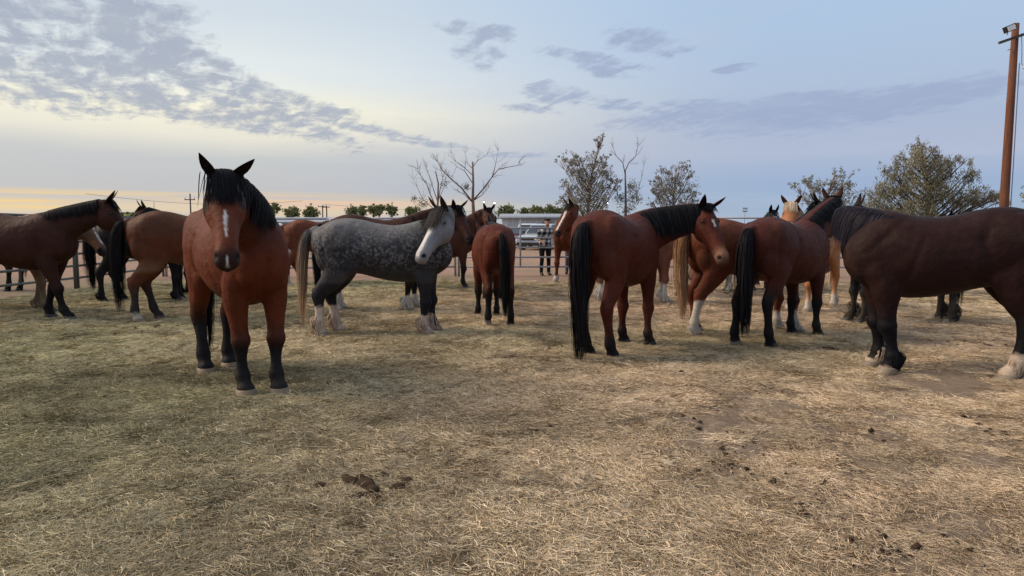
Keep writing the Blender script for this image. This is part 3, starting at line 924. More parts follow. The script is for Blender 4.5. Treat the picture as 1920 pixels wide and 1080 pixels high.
    # --- ears: cupped leaf shells
    for sy, (fw, out_) in zip((1, -1), ears):
        base = hpnt(.035, .005, sy * .058)
        ed_ = _unit(d * (1 - abs(fw) * .2) - f * (.55 - fw) + l * sy * out_)       # pointing direction
        face = _unit(f * 1.0 + d * .35 + l * sy * .35 - ed_ * np.dot(f * 1.0 + d * .35 + l * sy * .35, ed_))
        side = np.cross(ed_, face)
        V = []; K = 14
        P_ = [(-.12, .052), (.06, .060), (.22, .070), (.42, .070), (.62, .056), (.80, .036), (.93, .016), (1.0, .004)]
        for (u, w) in P_:
            cen = base + ed_ * u * .175 * head_s + face * .012 * math.sin(u * 3)
            for j in range(K):
                t = 2 * math.pi * j / K
                cx, sx = math.cos(t), math.sin(t)
                rr = w * .5 * head_s
                dep = cx * (.62 if cx < 0 else (-.28 if u > .1 else .5))
                V.append(cen + side * sx * rr + face * dep * rr)
        F = []
        for i in range(len(P_) - 1):
            for j in range(K):
                F.append((i * K + j, i * K + (j + 1) % K, (i + 1) * K + (j + 1) % K, (i + 1) * K + j))
        F.append(tuple((len(P_) - 1) * K + j for j in range(K)))
        ec = np.array(c.get('ear', cb * .7))
        V = np.array(V)
        ecc = np.tile(ec, (len(V), 1))
        for i in range(len(P_)):
            for j in range(K):
                if math.cos(2 * math.pi * j / K) > .2: ecc[i * K + j] = ec * .45
                if P_[i][0] > .75: ecc[i * K + j] = ec * .25
        mesh_np('ear', V, F, M_COAT, root, True, ecc)
    # --- tail
    hair = np.array(c['hair']); tip = np.array(c.get('hairtip', c['hair'])); ttop = np.array(c.get('tailtop', c['hair']))
    tz = 1.40 - tail_len
    path = catmull(np.array([(-.80, 0, 1.425), (-.875, tail_y * .25, 1.375), (-.915 + tail_x * .2, tail_y * .5, 1.22), (-.93 + tail_x * .5, tail_y * .8, .95),
                             (-.92 + tail_x * .8, tail_y, .62), (-.91 + tail_x, tail_y * 1.05, max(tz + .12, .12)), (-.905 + tail_x, tail_y * 1.1, tz)]), 4)
    kp = len(path); up = np.linspace(0, 1, kp)
    rad = np.interp(up, [0, .12, .35, .6, .85, 1], [.035, .055, .082, .078, .055, .03]) * tail_w
    path[:, 0] += TX
    TXX = 0
    so2 = Soup()
    Tt = np.gradient(path, axis=0); Tt /= np.linalg.norm(Tt, axis=1)[:, None]
    S_ = np.tile((0, 1.0, 0), (kp, 1)); U_ = np.cross(S_, Tt); U_ /= np.linalg.norm(U_, axis=1)[:, None]; S_ = np.cross(Tt, U_)
    ke = int(kp * .60)
    so2.loft(path[:ke], U_[:ke], S_[:ke], rad[:ke] * .72, rad[:ke] * .72, rad[:ke] * .80 * np.linspace(1, .6, ke), 10)
    n_t = int(800 * strands)
    ks = 12
    lock = rng.integers(0, 34, n_t)
    lph = rng.uniform(0, 2 * np.pi, 34); lr = np.sqrt(rng.uniform(.1, 1, 34)); ll_ = rng.uniform(.66, 1.0, 34)
    u0 = rng.uniform(0, .24, n_t) ** 1.0
    u1 = np.clip(ll_[lock] * rng.uniform(.80, 1.0, n_t), 0, 1)
    ph = lph[lock] + rng.normal(0, .5, n_t)
    rr = np.clip(lr[lock] + rng.normal(0, .2, n_t), .2, 1.12) * np.where(rng.random(n_t) < .05, 1.35, 1.0)
    st = np.zeros((n_t, ks, 3)); wd = np.zeros((n_t, ks, 3))
    for j in range(ks):
        t = j / (ks - 1)
        u = u0 + (u1 - u0) * t
        cpt = np.stack([np.interp(u, up, path[:, q]) for q in range(3)], 1)
        Ux = np.stack([np.interp(u, up, U_[:, q]) for q in range(3)], 1); Sx = np.stack([np.interp(u, up, S_[:, q]) for q in range(3)], 1)
        rad_ = np.interp(u, up, rad) * (rr * (.75 + .25 * t))
        if j == 0: rad_ = rad_ * .7
        phj = ph + t * .5 * np.sin(lock * 2.3) + (lph[lock] - ph) * t * .6
        st[:, j] = cpt + Ux * (np.cos(phj) * rad_)[:, None] + Sx * (np.sin(phj) * rad_)[:, None] + rng.normal(0, .003, (n_t, 3))
        wd[:, j] = -Ux * np.sin(phj)[:, None] + Sx * np.cos(phj)[:, None]
    var = rng.uniform(.6, 1.6, (n_t, 1)) * np.where(rng.random((n_t, 1)) < .14, 2.6, 1.0)
    k2 = 2 * ks
    o = ribbons(st, rng.uniform(.004, .009, n_t) * tail_w, wd, np.tile(hair, (n_t, 1)) * var, 'tail', M_HAIR, root)
    cc = np.tile(hair, (n_t, 1)) * var
    tt = np.repeat(np.linspace(0, 1, ks), 2)
    grad = np.where(tt[:, None] < .25, ttop * (1 - tt[:, None] * 4) + hair * (tt[:, None] * 4), hair * (1 - (tt[:, None] - .25) / .75) + tip * (tt[:, None] - .25) / .75)
    full = (grad[None] * var[:, None, :]).reshape(-1, 3)
    # merge core into the same mesh
    V1 = np.empty(len(o.data.vertices) * 3, dtype=np.float32); o.data.vertices.foreach_get('co', V1); V1 = V1.reshape(-1, 3)
    F1 = [tuple(p.vertices) for p in o.data.polygons]
    bpy.data.objects.remove(o)
    z = np.array(so2.V)[:, 2]
    wz = np.clip((1.35 - z) / .9, 0, 1)[:, None]
    cc2 = (hair * (1 - wz) + (hair * .5 + tip * .5) * wz) * .8
    w0 = np.clip((z - 1.2) / .2, 0, 1)[:, None]
    cc2 = cc2 * (1 - w0) + ttop * .8 * w0
    mesh_np('tail', np.vstack([V1, np.array(so2.V)]), F1 + [tuple(i + len(V1) for i in f_) for f_ in so2.F], M_HAIR, root, True, np.vstack([full, cc2]))
    # --- mane
    mh = np.array(c.get('mane', c['hair']))
    if mane_len > 0:
        n_m = int(1000 * strands); ks = 9
        nl_ = 44
        lu = np.clip(np.linspace(.06, 1.0, nl_) + rng.normal(0, .008, nl_), .05, 1.0); lock = rng.integers(0, nl_, n_m)
        u = np.clip(lu[lock] + rng.normal(0, .026, n_m), .06, 1.0)
        ln = mane_len * rng.uniform(.62, 1.15, nl_)[lock] * rng.uniform(.70, 1.05, n_m) * np.interp(u, [.05, .2, .4, 1], [.5, .8, 1, 1])
        side = np.full(n_m, float(mane_side))
        if mane_side == 0: side = rng.choice([-1.0, 1.0], n_m)
        side = np.where(rng.random(n_m) < .06, -side, side)
        Pc = np.stack([np.interp(u, un, NC[:, q]) for q in range(3)], 1)
        Un = np.stack([np.interp(u, un, NU[:, q]) for q in range(3)], 1); Sn = np.stack([np.interp(u, un, NS[:, q]) for q in range(3)], 1)
        Tn = np.stack([np.interp(u, un, NT_[:, q]) for q in range(3)], 1)
        ru = np.interp(u, un, nd_up); rs = np.interp(u, un, nsd); lay = rng.uniform(.004, .032, n_m)
        st = np.zeros((n_m, ks, 3)); wd = np.zeros((n_m, ks, 3))
        a = ru * .97; b_ = side * rng.uniform(-.01, .012, n_m); tl = np.zeros(n_m)
        va = np.full(n_m, .55); vb = side * rng.uniform(.5, 1.0, n_m)
        tgt = (lu[lock] - u) * nl * .55 + rng.normal(0, .012, n_m)
        for j in range(ks):
            st[:, j] = Pc + Un * a[:, None] + Sn * b_[:, None] + Tn * tl[:, None]
            wd[:, j] = Tn
            va -= .62
            nrm = np.sqrt(va ** 2 + vb ** 2); va /= nrm; vb /= nrm
            step = ln / (ks - 1)
            a = a + va * step; b_ = b_ + vb * step; tl = tl + tgt / (ks - 1) + (-Tn[:, 2] * .22 * step)
            vb = vb * .45
            # stay outside the neck
            lowf = np.where(a > 0, ru, ru * .95)
            q = np.sqrt((a / (lowf + lay)) ** 2 + (b_ / (rs + lay)) ** 2)
            ins = q < 1
            scale = np.where(ins, 1 / np.maximum(q, .2), 1)
            b_new = side * (rs + lay) * np.sqrt(np.clip(1 - np.clip(a / (lowf + lay), -1, 1) ** 2, 0, 1))
            b_ = np.where(ins & (j > 0), b_new, b_)
        var = rng.uniform(.55, 1.6, (n_m, 1)) * np.where(rng.random((n_m, 1)) < .14, 2.4, 1.0)
        ribbons(st, rng.uniform(.004, .010, n_m), wd, np.tile(mh, (n_m, 1)) * var, 'mane', M_HAIR, root)
    # --- forelock
    if forelock > 0:
        n_f = int(260 * strands); ks = 8
        s0 = rng.normal(0, .030, n_f) * flw; spread = s0 * rng.uniform(.8, 1.6, n_f) + rng.normal(0, .012, n_f)
        fl = forelock * rng.uniform(.7, 1.1, n_f)
        st = np.zeros((n_f, ks, 3)); wd = np.zeros((n_f, ks, 3)); hgt = rng.uniform(.004, .028, n_f)
        for j in range(ks):
            t = j / (ks - 1)
            tt_ = -.08 + (fl * t + .02) / HS
            lt = (s0 + (spread - s0) * t) * 1.05
            dd = np.interp(tt_, H[:, 0], H[:, 1]) + hgt - (lt / .105) ** 2 * .028 + .018 * math.sin(math.pi * min(t * 1.6, 1))
            st[:, j] = HO + np.outer(tt_ * HS, f) + np.outer(lt * head_s, l) + np.outer(dd, d)
            wd[:, j] = l
        var = rng.uniform(.55, 1.5, (n_f, 1))
        ribbons(st, rng.uniform(.004, .009, n_f), wd, np.tile(np.array(c.get('forelock', mh)), (n_f, 1)) * var, 'forelock', M_HAIR, root)
    # --- feather on the fetlocks
    if feather > 0:
        for k, (hx, hyy) in hoofs.items():
            n_s = int(130 * strands); ks = 5
            sk = (socks or {}).get(k, 0)
            fc = np.array(c.get('feather', c.get('sock', (.50, .44, .38)))) if (sk > .1) else np.array(c.get('dfeather', lg * 1.5))
            phi = rng.normal(np.pi, 1.25, n_s)
            z0 = rng.uniform(.12, .12 + .20 * feather, n_s)
            ln = rng.uniform(.07, .15, n_s) * (.7 + feather * .4)
            st = np.zeros((n_s, ks, 3)); wd = np.zeros((n_s, ks, 3))
            xoff = -.05 if k[0] == 'F' else -.05
            rad0 = .046
            for j in range(ks):
                t = j / (ks - 1)
                zz_ = np.maximum(z0 - ln * t, .008)
                rr_ = rad0 + (.034 * feather + .008) * math.sin(t * 2.5)
                cx = hx + xoff * np.clip((zz_ - .05) / .1, 0, 1)
                st[:, j, 0] = cx + np.cos(phi) * rr_ * (1.0 + .35 * (np.cos(phi) < 0)); st[:, j, 1] = hyy + np.sin(phi) * rr_; st[:, j, 2] = zz_
                wd[:, j, 0] = -np.sin(phi); wd[:, j, 1] = np.cos(phi)
            var = rng.uniform(.75, 1.25, (n_s, 1))
            ribbons(st, rng.uniform(.008, .014, n_s), wd, np.tile(fc, (n_s, 1)) * var, 'feather', M_HAIR, root)
    return root
# ================================================================ the herd
ROAN = coat(body=(.088, .026, .012), top=(.078, .030, .016), belly=(.12, .06, .033), legh=(.42, .5), leg=(.03, .022, .02))
DARK = coat(body=(.040, .014, .009), leg=(.009, .007, .007), legh=(.5, .55), belly=(.038, .013, .008))
BLACK = coat(body=(.009, .008, .009), leg=(.012, .010, .011), muzzle=(.02, .018, .018))
CHEST = coat(body=(.120, .034, .017), leg=(.11, .035, .02), legh=(.1, .1), muzzle=(.16, .09, .07), hair=(.27, .14, .07), hairtip=(.32, .19, .11), tailtop=(.20, .09, .045), mane=(.38, .24, .15))
PALO = coat(body=(.34, .14, .06), leg=(.45, .30, .20), legh=(.3, .3), muzzle=(.4, .25, .18), hair=(.55, .42, .28), mane=(.52, .40, .28))
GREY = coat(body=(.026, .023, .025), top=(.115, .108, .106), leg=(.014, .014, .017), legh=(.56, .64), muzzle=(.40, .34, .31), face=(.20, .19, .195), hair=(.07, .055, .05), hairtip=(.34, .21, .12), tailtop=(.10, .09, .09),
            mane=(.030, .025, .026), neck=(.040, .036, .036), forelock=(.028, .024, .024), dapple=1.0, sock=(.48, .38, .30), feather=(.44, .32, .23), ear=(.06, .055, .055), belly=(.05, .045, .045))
WHITE = coat(body=(.50, .50, .52), leg=(.35, .33, .32), muzzle=(.2, .18, .18), hair=(.5, .48, .45))
PALE = coat(body=(.24, .20, .17), leg=(.30, .26, .21), legh=(.5, .5), muzzle=(.1, .09, .08), hair=(.25, .2, .16))

# left edge: dark bay, head over the next horse's rump
make_horse('dark brown horse cut off by the left edge, its head over the roan rump', 112, 599, 2, 1.06, DARK, legw=1.25, neck=(26, 2, .86), head=(52, 8), head_s=1.18,
           legs=dict(FL=(-.24, 0, 0), FR=(.24, .0, .0), HL=(.05, 0), HR=(-.1, 0)), mane_side=-1, mane_len=.24, voxel=.018, seed=2, LX=1.12, bulk=1.05, ears=((.15, .1), (.25, .0)))
make_horse('pale roan horse with a white facial stripe, behind the dark horse at the left edge', 84, 585, 0, 1.05, coat(ROAN, body=(.14, .07, .04), top=(.17, .10, .06), leg=(.16, .11, .07), legh=(.5, .5)), neck=(14, -4, .80), head=(52, -18),
           legs=dict(FL=(-.2, 0), FR=(.2, 0)), blaze=[(.1, .8, .02, .015)], voxel=.022, seed=3, feather=.4, strands=.6)
make_horse('brown horse beyond the fence at the far left, only its legs and tail in view', 26, 545, 168, 1.0, DARK, neck=(0, 0, .8), head=(60, 0), at='hind', voxel=.026, seed=4, strands=.4)
make_horse('light brown roan horse seen from behind with a black tail and one white hind foot', 279, 601, 24, 1.06, ROAN, at='hind', neck=(0, 28, .60), head=(62, 30), LX=1.05,
           legs=dict(HR=(-.10, .0, 0), HL=(.16, 0, 0)), socks=dict(HR=.16), tail_len=1.28, tail_w=1.15, tail_x=-.02, voxel=.018, seed=5, bulk=1.05)
make_horse('black horse with its rump between the dark horse and the roan', 214, 566, 14, 1.0, BLACK, at='hind', neck=(-5, 0, .8), head=(60, 0), legs=dict(HL=(.2, 0), HR=(-.08, 0)), voxel=.022, seed=6, tail_len=1.2, tail_w=1.3, strands=.8, feather=.5)
make_horse('dark bay horse facing left, just its ears and neck above the roan rump', 342, 556, 178, 1.02, DARK, neck=(30, 0, .86), head=(40, 0), voxel=.024, seed=7, strands=.6, feather=.4)

# the big bay that looks into the lens
make_horse('large bright bay horse facing the viewer, black forelock, narrow white blaze', 492, 735, -52, 1.05,
           coat(body=(.098, .022, .008), neck=(.055, .014, .007), brow=(.012, .009, .009), legh=(.50, .60), muzzle=(.028, .012, .009), ear=(.022, .010, .009)), neck=(33, -34, .76), LX=1.10, bulk=1.01, legw=1.26,  # neck tone darkened to paint shading onto the neck and chest
           neck_end=(10, -24), head=(51, -15), ears=((.35, .85), (.35, .42)), forelock=.34, flw=1.15, mane_side=1, mane_len=.40, legs=dict(FL=(.09, -.03), FR=(-.02, -.04), HL=(-.05, -.03), HR=(.10, -.02)),
           blaze=[(.44, .76, .016, .004), (.90, 1.02, .003, .017)], tail_len=1.26, tail_y=.0, voxel=.0125, seed=8, hoofc=dict(FL=(.20, .145, .09), FR=(.20, .145, .09), HL=(.18, .13, .08), HR=(.18, .13, .08)), strands=1.5, head_s=1.17)

make_horse('white horse showing only its rump beside the large bay shoulder', 504, 536, 96, 1.0, WHITE, at='hind', neck=(0, 0, .8), head=(60, 0), voxel=.026, seed=9, strands=.4)
make_horse('chestnut horse with white hind sock between the large bay and the dapple grey', 556, 537, 22, 1.02, coat(CHEST, body=(.125, .036, .018), hair=(.15, .07, .035), hairtip=(.22, .12, .06), tailtop=(.18, .08, .04)), at='hind', neck=(0, 0, .8), head=(60, 0),
           legs=dict(HR=(-.12, 0), HL=(.25, 0)), socks=dict(HR=.30), voxel=.024, seed=10, strands=.5, tail_len=1.1)
# dapple grey
make_horse('dapple grey horse with pale head turned back and a flaxen tail', 810, 624, 0, .985, GREY, LX=1.20, bulk=1.04, legw=1.28, neck=(33, -52, .66), neck_end=(12, -96), head=(50, -128),
           legs=dict(FR=(-.03, 0), FL=(.06, 0), HR=(-.10, 0), HL=(.06, 0)), socks=dict(FR=.31, FL=.13, HR=.42, HL=.42), feather=.9, mane_side=-1, mane_len=.38, forelock=.40, flw=1.25, tail_len=1.33, tail_x=-.07,
           voxel=.014, tail_w=.9, seed=11, ears=((.3, .15), (.3, .2)), blaze=[(.34, .98, .030, .028)], hoofc=dict(FR=(.22, .17, .12), HR=(.22, .17, .12), HL=(.22, .17, .12), FL=(.15, .11, .09)), strands=1.3, head_s=1.22)
make_horse('very dark bay horse with white stockings standing directly behind the dapple grey', 776, 583, 4, 1.03, DARK, neck=(26, 12, .84), neck_end=(16, 20), head=(50, -52),
           legs=dict(FL=(.05, 0), FR=(-.08, 0), HL=(.05, 0), HR=(.02, 0)), socks=dict(FL=.28, FR=.30, HL=.32, HR=.32), feather=.8, voxel=.02, seed=12, tail_len=1.3, LX=1.1, strands=.8, ears=((.3, .55), (.3, .55)))
make_horse('brown horse facing the viewer over the back of the small bay', 872, 540, 6, 1.02, coat(body=(.075, .028, .018), ear=(.07, .045, .035), muzzle=(.1, .07, .05)), neck=(38, -6, .78), neck_end=(20, -30), head=(48, -82), voxel=.024, seed=13, strands=.5, ears=((.3, .4), (.3, .4)), forelock=.2)
make_horse('black horse with only its crest and ear above the small bay rump', 924, 562, 92, .97, BLACK, at='hind', neck=(18, 0, .8), head=(40, 0), voxel=.026, seed=14, strands=.5)
make_horse('small red bay horse from behind, long black tail, one white hind foot', 936, 611, 100, .945, coat(body=(.080, .018, .009)), at='hind', neck=(14, 0, .66), head=(45, 0), bulk=.98, LX=1.05,
           legs=dict(HL=(-.02, .02), HR=(-.0, .04), FL=(.0, .02)), socks=dict(HL=.13), tail_len=1.24, tail_y=-.06, voxel=.017, seed=15)
make_horse('bay horse with a raised head and white blaze looking left beside the plaid shirt', 1056, 531, -116, 1.10, coat(body=(.10, .026, .012), legh=(.2, .3)), neck=(38, 38, .74), neck_end=(28, 12), head=(52, -28), head_s=1.24,
           legs=dict(FL=(0, .04), FR=(.06, .04)), socks=dict(FR=.2, FL=.1), blaze=[(.1, .9, .03, .025)], voxel=.022, seed=16, strands=.6, feather=.3)
# central bay
make_horse('red bay horse seen from behind, black tail to the ground, face turned to the viewer', 1126, 668, 56, 1.03, coat(body=(.068, .015, .008), mealy=(.26, .14, .08), legh=(.28, .34), muzzle=(.12, .05, .03)), at='hind', LX=.97, bulk=1.05, legw=1.15,
           neck=(20, -44, .90), neck_end=(16, -70), head=(53, -125), head_s=1.18, legs=dict(HR=(.10, .03, 0), HL=(.14, -.04, 0), FL=(.0, 0), FR=(0, 0.02)), mane_side=-1, mane_len=.44, tail_len=1.40, tail_w=1.35, tail_y=.02,
           blaze=[(.27, .42, .018, .014)], voxel=.0135, seed=17, ears=((.45, .5), (.35, .25)), strands=1.5, forelock=.16)
make_horse('brown and white legged horse hanging its head behind the central red bay', 1247, 566, 0, .98, coat(CHEST, body=(.15, .06, .035), hair=(.02, .016, .015), mane=(.1, .06, .04)), neck=(-14, -22, .66), neck_end=(-30, -70), head=(62, -120),
           socks=dict(FL=.42, FR=.40, HL=.40, HR=.40), feather=1.0, voxel=.024, seed=18, strands=.7)
make_horse('black horse hidden behind the flaxen tail, just its dark hind part in view', 1286, 553, 62, .97, BLACK, at='hind', neck=(-10, 0, .8), head=(60, 0), voxel=.026, seed=19, strands=.5)
make_horse('pale grey roan horse seen through the legs of the chestnut', 1362, 546, 176, .90, PALE, neck=(-20, 0, .8), head=(70, 0), voxel=.028, seed=20, strands=.4, feather=.8)
make_horse('chestnut horse with a long flaxen tail and a tall white hind stocking', 1306, 627, 10, .97, CHEST, at='hind', LX=1.12, legw=1.2, neck=(6, 20, .74), head=(50, 40), legs=dict(HR=(-.16, .02, .05), HL=(.02, 0), FR=(.1, 0)),
           socks=dict(HR=.50, FR=.36, HL=.12, FL=.3), tail_len=1.22, tail_w=1.25, tail_x=.03, voxel=.016, seed=21, feather=.25)
make_horse('golden palomino horse with pale forelock looking over the dark red rump', 1496, 583, -134, 1.0, PALO, neck=(34, 6, .84), neck_end=(20, 20), head=(44, 22), socks=dict(FL=.2, FR=.2, HL=.25, HR=.25), feather=.6, voxel=.022, seed=22, strands=.7, ears=((.3, .5), (.3, .5)))
make_horse('small black and white faced horse far back between the chestnut and palomino', 1424, 542, -100, .98, BLACK, neck=(36, 10, .84), head=(45, 12), voxel=.028, seed=23, strands=.4, blaze=[(.05, .9, .05, .05)])
make_horse('black horse with feathered feet facing left behind the two dark bays', 1601, 604, 180, 1.0, coat(BLACK, body=(.008, .007, .008), leg=(.05, .04, .03), dfeather=(.035, .028, .024), legh=(.45, .4)), neck=(33, -4, .80), head=(42, -8), legs=dict(FL=(.05, 0), FR=(.07, 0), HL=(-.08, 0), HR=(-.1, 0)), LX=1.06,
           socks=dict(FL=.05, FR=.05, HL=.10, HR=.1), feather=1.0, voxel=.02, seed=24, tail_len=1.25, mane_len=.32)
make_horse('dark red bay horse seen from behind with its head turned away', 1411, 648, 42, .985, coat(body=(.062, .015, .009), legh=(.58, .70)), at='hind', LX=1.13, bulk=1.06, legw=1.15, neck=(36, -4, .86), neck_end=(25, 14), head=(40, 30), legs=dict(HL=(-.14, .05, 0), HR=(.06, 0), FL=(-.05, 0), FR=(.05, 0)),
           socks=dict(HL=.085), tail_len=1.26, tail_w=1.30, mane_side=0, mane_len=.26, voxel=.0145, seed=25, ears=((.2, .35), (.2, .35)), strands=1.3)
make_horse('dark horse whose ears show above the back of the almost black horse', 1716, 549, 8, 1.0, DARK, neck=(24, -10, .78), head=(45, -80), voxel=.028, seed=26, strands=.4, ears=((.3, .4), (.3, .4)))
# big dark horse on the right
make_horse('almost black liver horse at the right edge, white hind foot, head turned away', 1651, 691, 162, 1.025, coat(body=(.022, .0085, .007), leg=(.008, .007, .008), legh=(.60, .62), sock=(.50, .38, .28), feather=(.48, .35, .25), hair=(.014, .012, .017)), LX=1.13, bulk=1.06, legw=1.38,
           neck=(22, -64, .62), neck_end=(8, -130), head=(36, -172), mane_side=1, mane_len=.46, legs=dict(FL=(-.13, 0), FR=(-.05, 0), HL=(.18, .02, .04), HR=(-.1, 0)), socks=dict(FL=.10, FR=.12, HL=.27, HR=.25), feather=.55,
           voxel=.0135, seed=27, ears=((.2, .1), (.2, .1)), strands=1.5, hoofc=dict(FL=(.25, .19, .13), FR=(.22, .17, .12), HL=(.27, .205, .14), HR=(.22, .16, .11)))
# ================================================================ fence panels
def metal(name, c, rough=.5, met=.6):
    m, t, b = new_mat(name, rough, .4)
    tc = t.new('ShaderNodeTexCoord')
    n = t.noise(tc.outputs['Object'], 9, 4, .6)
    t.put(b.inputs['Base Color'], t.mix(t.ss(n, .5, .7, 0, .6), (*c, 1), (c[0] * .55 + .05, c[1] * .42, c[2] * .33, 1)))
    b.inputs['Metallic'].default_value = met
    return m
M_PIPE = metal('galvanised_pipe', (.34, .34, .35), .5, .3)
M_DPIPE = metal('painted_pipe', (.10, .11, .105), .55, .2)
RAILS = (.30, .575, .85, 1.125, 1.40, 1.69)
def fence_panel(p0, p1, label, mat, r=.026, wobble=0.0):
    p0 = np.array((*p0, 0.)); p1 = np.array((*p1, 0.))
    p0[2] = float(ground_z(p0[0], p0[1])) - .03; p1[2] = float(ground_z(p1[0], p1[1])) - .03
    rz = math.atan2(p1[1] - p0[1], p1[0] - p0[0])
    L_ = float(np.linalg.norm(p1[:2] - p0[:2]))
    root = empty('fence_panel', tuple(p0), rz)
    root.rotation_euler[1] = -math.atan2(p1[2] - p0[2], L_)
    tag(root, label, 'fence panel', 'pipe panels round the horse pen')
    for x in (.03, L_ - .03):
        mb = MB().tube([(x, 0, 0), (x, 0, 1.69)], r * 1.25, 10)
        mb.box((x, 0, .012), (.12, .12, .024))
        o = mb.build('post', mat, root, True)
    if L_ > 2:
        MB().tube([(L_ / 2, 0, .28), (L_ / 2, 0, 1.69)], r * .95, 8).build('upright', mat, root, True)
    me = None
    for z in RAILS:
        if me is None:
            o = MB().tube([(0.03, 0, 0), (L_ * .5, 0, .004 * wobble), (L_ - .03, 0, 0)], r, 8).build('rail', mat, root, True)
            me = o.data
        else:
            o = bpy.data.objects.new('rail', me); COL.objects.link(o); o.parent = root
        o.location = (0, 0, z)
xs_ = [-1.57 + 3.62 * k for k in range(-2, 6)]
names_ = ['behind the chestnut and the large bay', 'behind the dapple grey hind end', 'between the dapple grey head and the plaid shirt', 'just right of the man in plaid, behind the central red bay',
          'behind the chestnut with the flaxen tail', 'behind the two dark bays', 'behind the almost black horse']
for i in range(len(xs_) - 1):
    fence_panel((xs_[i] + .02, FENCE_Y), (xs_[i + 1] - .02, FENCE_Y), 'grey pipe fence panel ' + names_[i], M_PIPE)
fence_panel((FENCE_X + .03, FENCE_Y), (xs_[0] - .02, FENCE_Y), 'short pipe fence panel at the far left corner of the pen', M_PIPE)
ys_ = [15.8 + 3.62 * k for k in range(-3, 1)]
nl2 = ['nearest on the left side of the pen', 'on the left, below the belly of the cut off horse', 'left side of the pen under the dark horse chest']
for i in range(len(ys_) - 1):
    fence_panel((FENCE_X, ys_[i] + .02), (FENCE_X, ys_[i + 1] - .02), 'weathered pipe fence panel ' + nl2[i], M_DPIPE, .026)
fence_panel((FENCE_X, ys_[-1] + .02), (FENCE_X, FENCE_Y - .02), 'weathered pipe fence panel between the dark and the black horse on the left', M_DPIPE, .026)

# ================================================================ person at the fence
M_SKIN, t, b = new_mat('skin', .5, .35)
b.inputs['Base Color'].default_value = (.42, .22, .15, 1); b.inputs['Subsurface Weight'].default_value = .08
M_SHIRT, t, b = new_mat('plaid_shirt', .85, .1)
tc = t.new('ShaderNodeTexCoord'); sx = t.new('ShaderNodeSeparateXYZ'); t.put(sx.inputs[0], tc.outputs['Object'])
def band(v, f, ph=0): return t.m('GREATER_THAN', t.m('FRACT', t.m('ADD', t.m('MULTIPLY', v, f), 100.3 + ph)), .5)
bx_ = band(t.m('ADD', sx.outputs[0], t.m('MULTIPLY', sx.outputs[1], .6)), 6.5); bz_ = band(sx.outputs[2], 6.5, .2)
pv = t.m('MULTIPLY', t.m('ADD', bx_, bz_), .5)
t.put(b.inputs['Base Color'], t.ramp(pv, [(0, (.62, .60, .58)), (.5, (.10, .10, .11)), (1, (.012, .012, .015))], 'CONSTANT') if False else t.ramp(pv, [(0.0, (.78, .76, .74)), (.3, (.20, .20, .21)), (.8, (.012, .012, .015))], 'CONSTANT'))
M_TROUSER, t, b = new_mat('dark_denim', .85, .1); b.inputs['Base Color'].default_value = (.014, .015, .019, 1)
M_JEANS, t, b = new_mat('blue_denim', .85, .1); b.inputs['Base Color'].default_value = (.07, .085, .115, 1)
M_JACKET, t, b = new_mat('grey_jacket', .85, .1); b.inputs['Base Color'].default_value = (.16, .15, .15, 1)
M_BOOT, t, b = new_mat('boot_leather', .6, .3); b.inputs['Base Color'].default_value = (.06, .035, .022, 1)
M_CAP, t, b = new_mat('cap_cloth', .8, .1); b.inputs['Base Color'].default_value = (.02, .022, .028, 1)
def limb(so, pts, K=12):
    A = catmull([(*p, r) for p, r in pts], 3)
    C = A[:, :3]; T = np.gradient(C, axis=0); T /= np.linalg.norm(T, axis=1)[:, None]
    ref = np.array((0.13, .99, .05)); U = np.cross(T, ref); U /= np.linalg.norm(U, axis=1)[:, None]; S = np.cross(T, U)
    so.loft(C, U, S, A[:, 3], A[:, 3], A[:, 3], K)
def vox_obj(so, name, mat, parent, size=.018, it=5):
    co, F4, ed = voxel_mesh(so.V, so.F, size)
    co = smooth_np(co, ed, .5, it, True)
    return mesh_np(name, co, F4, mat, parent, True)
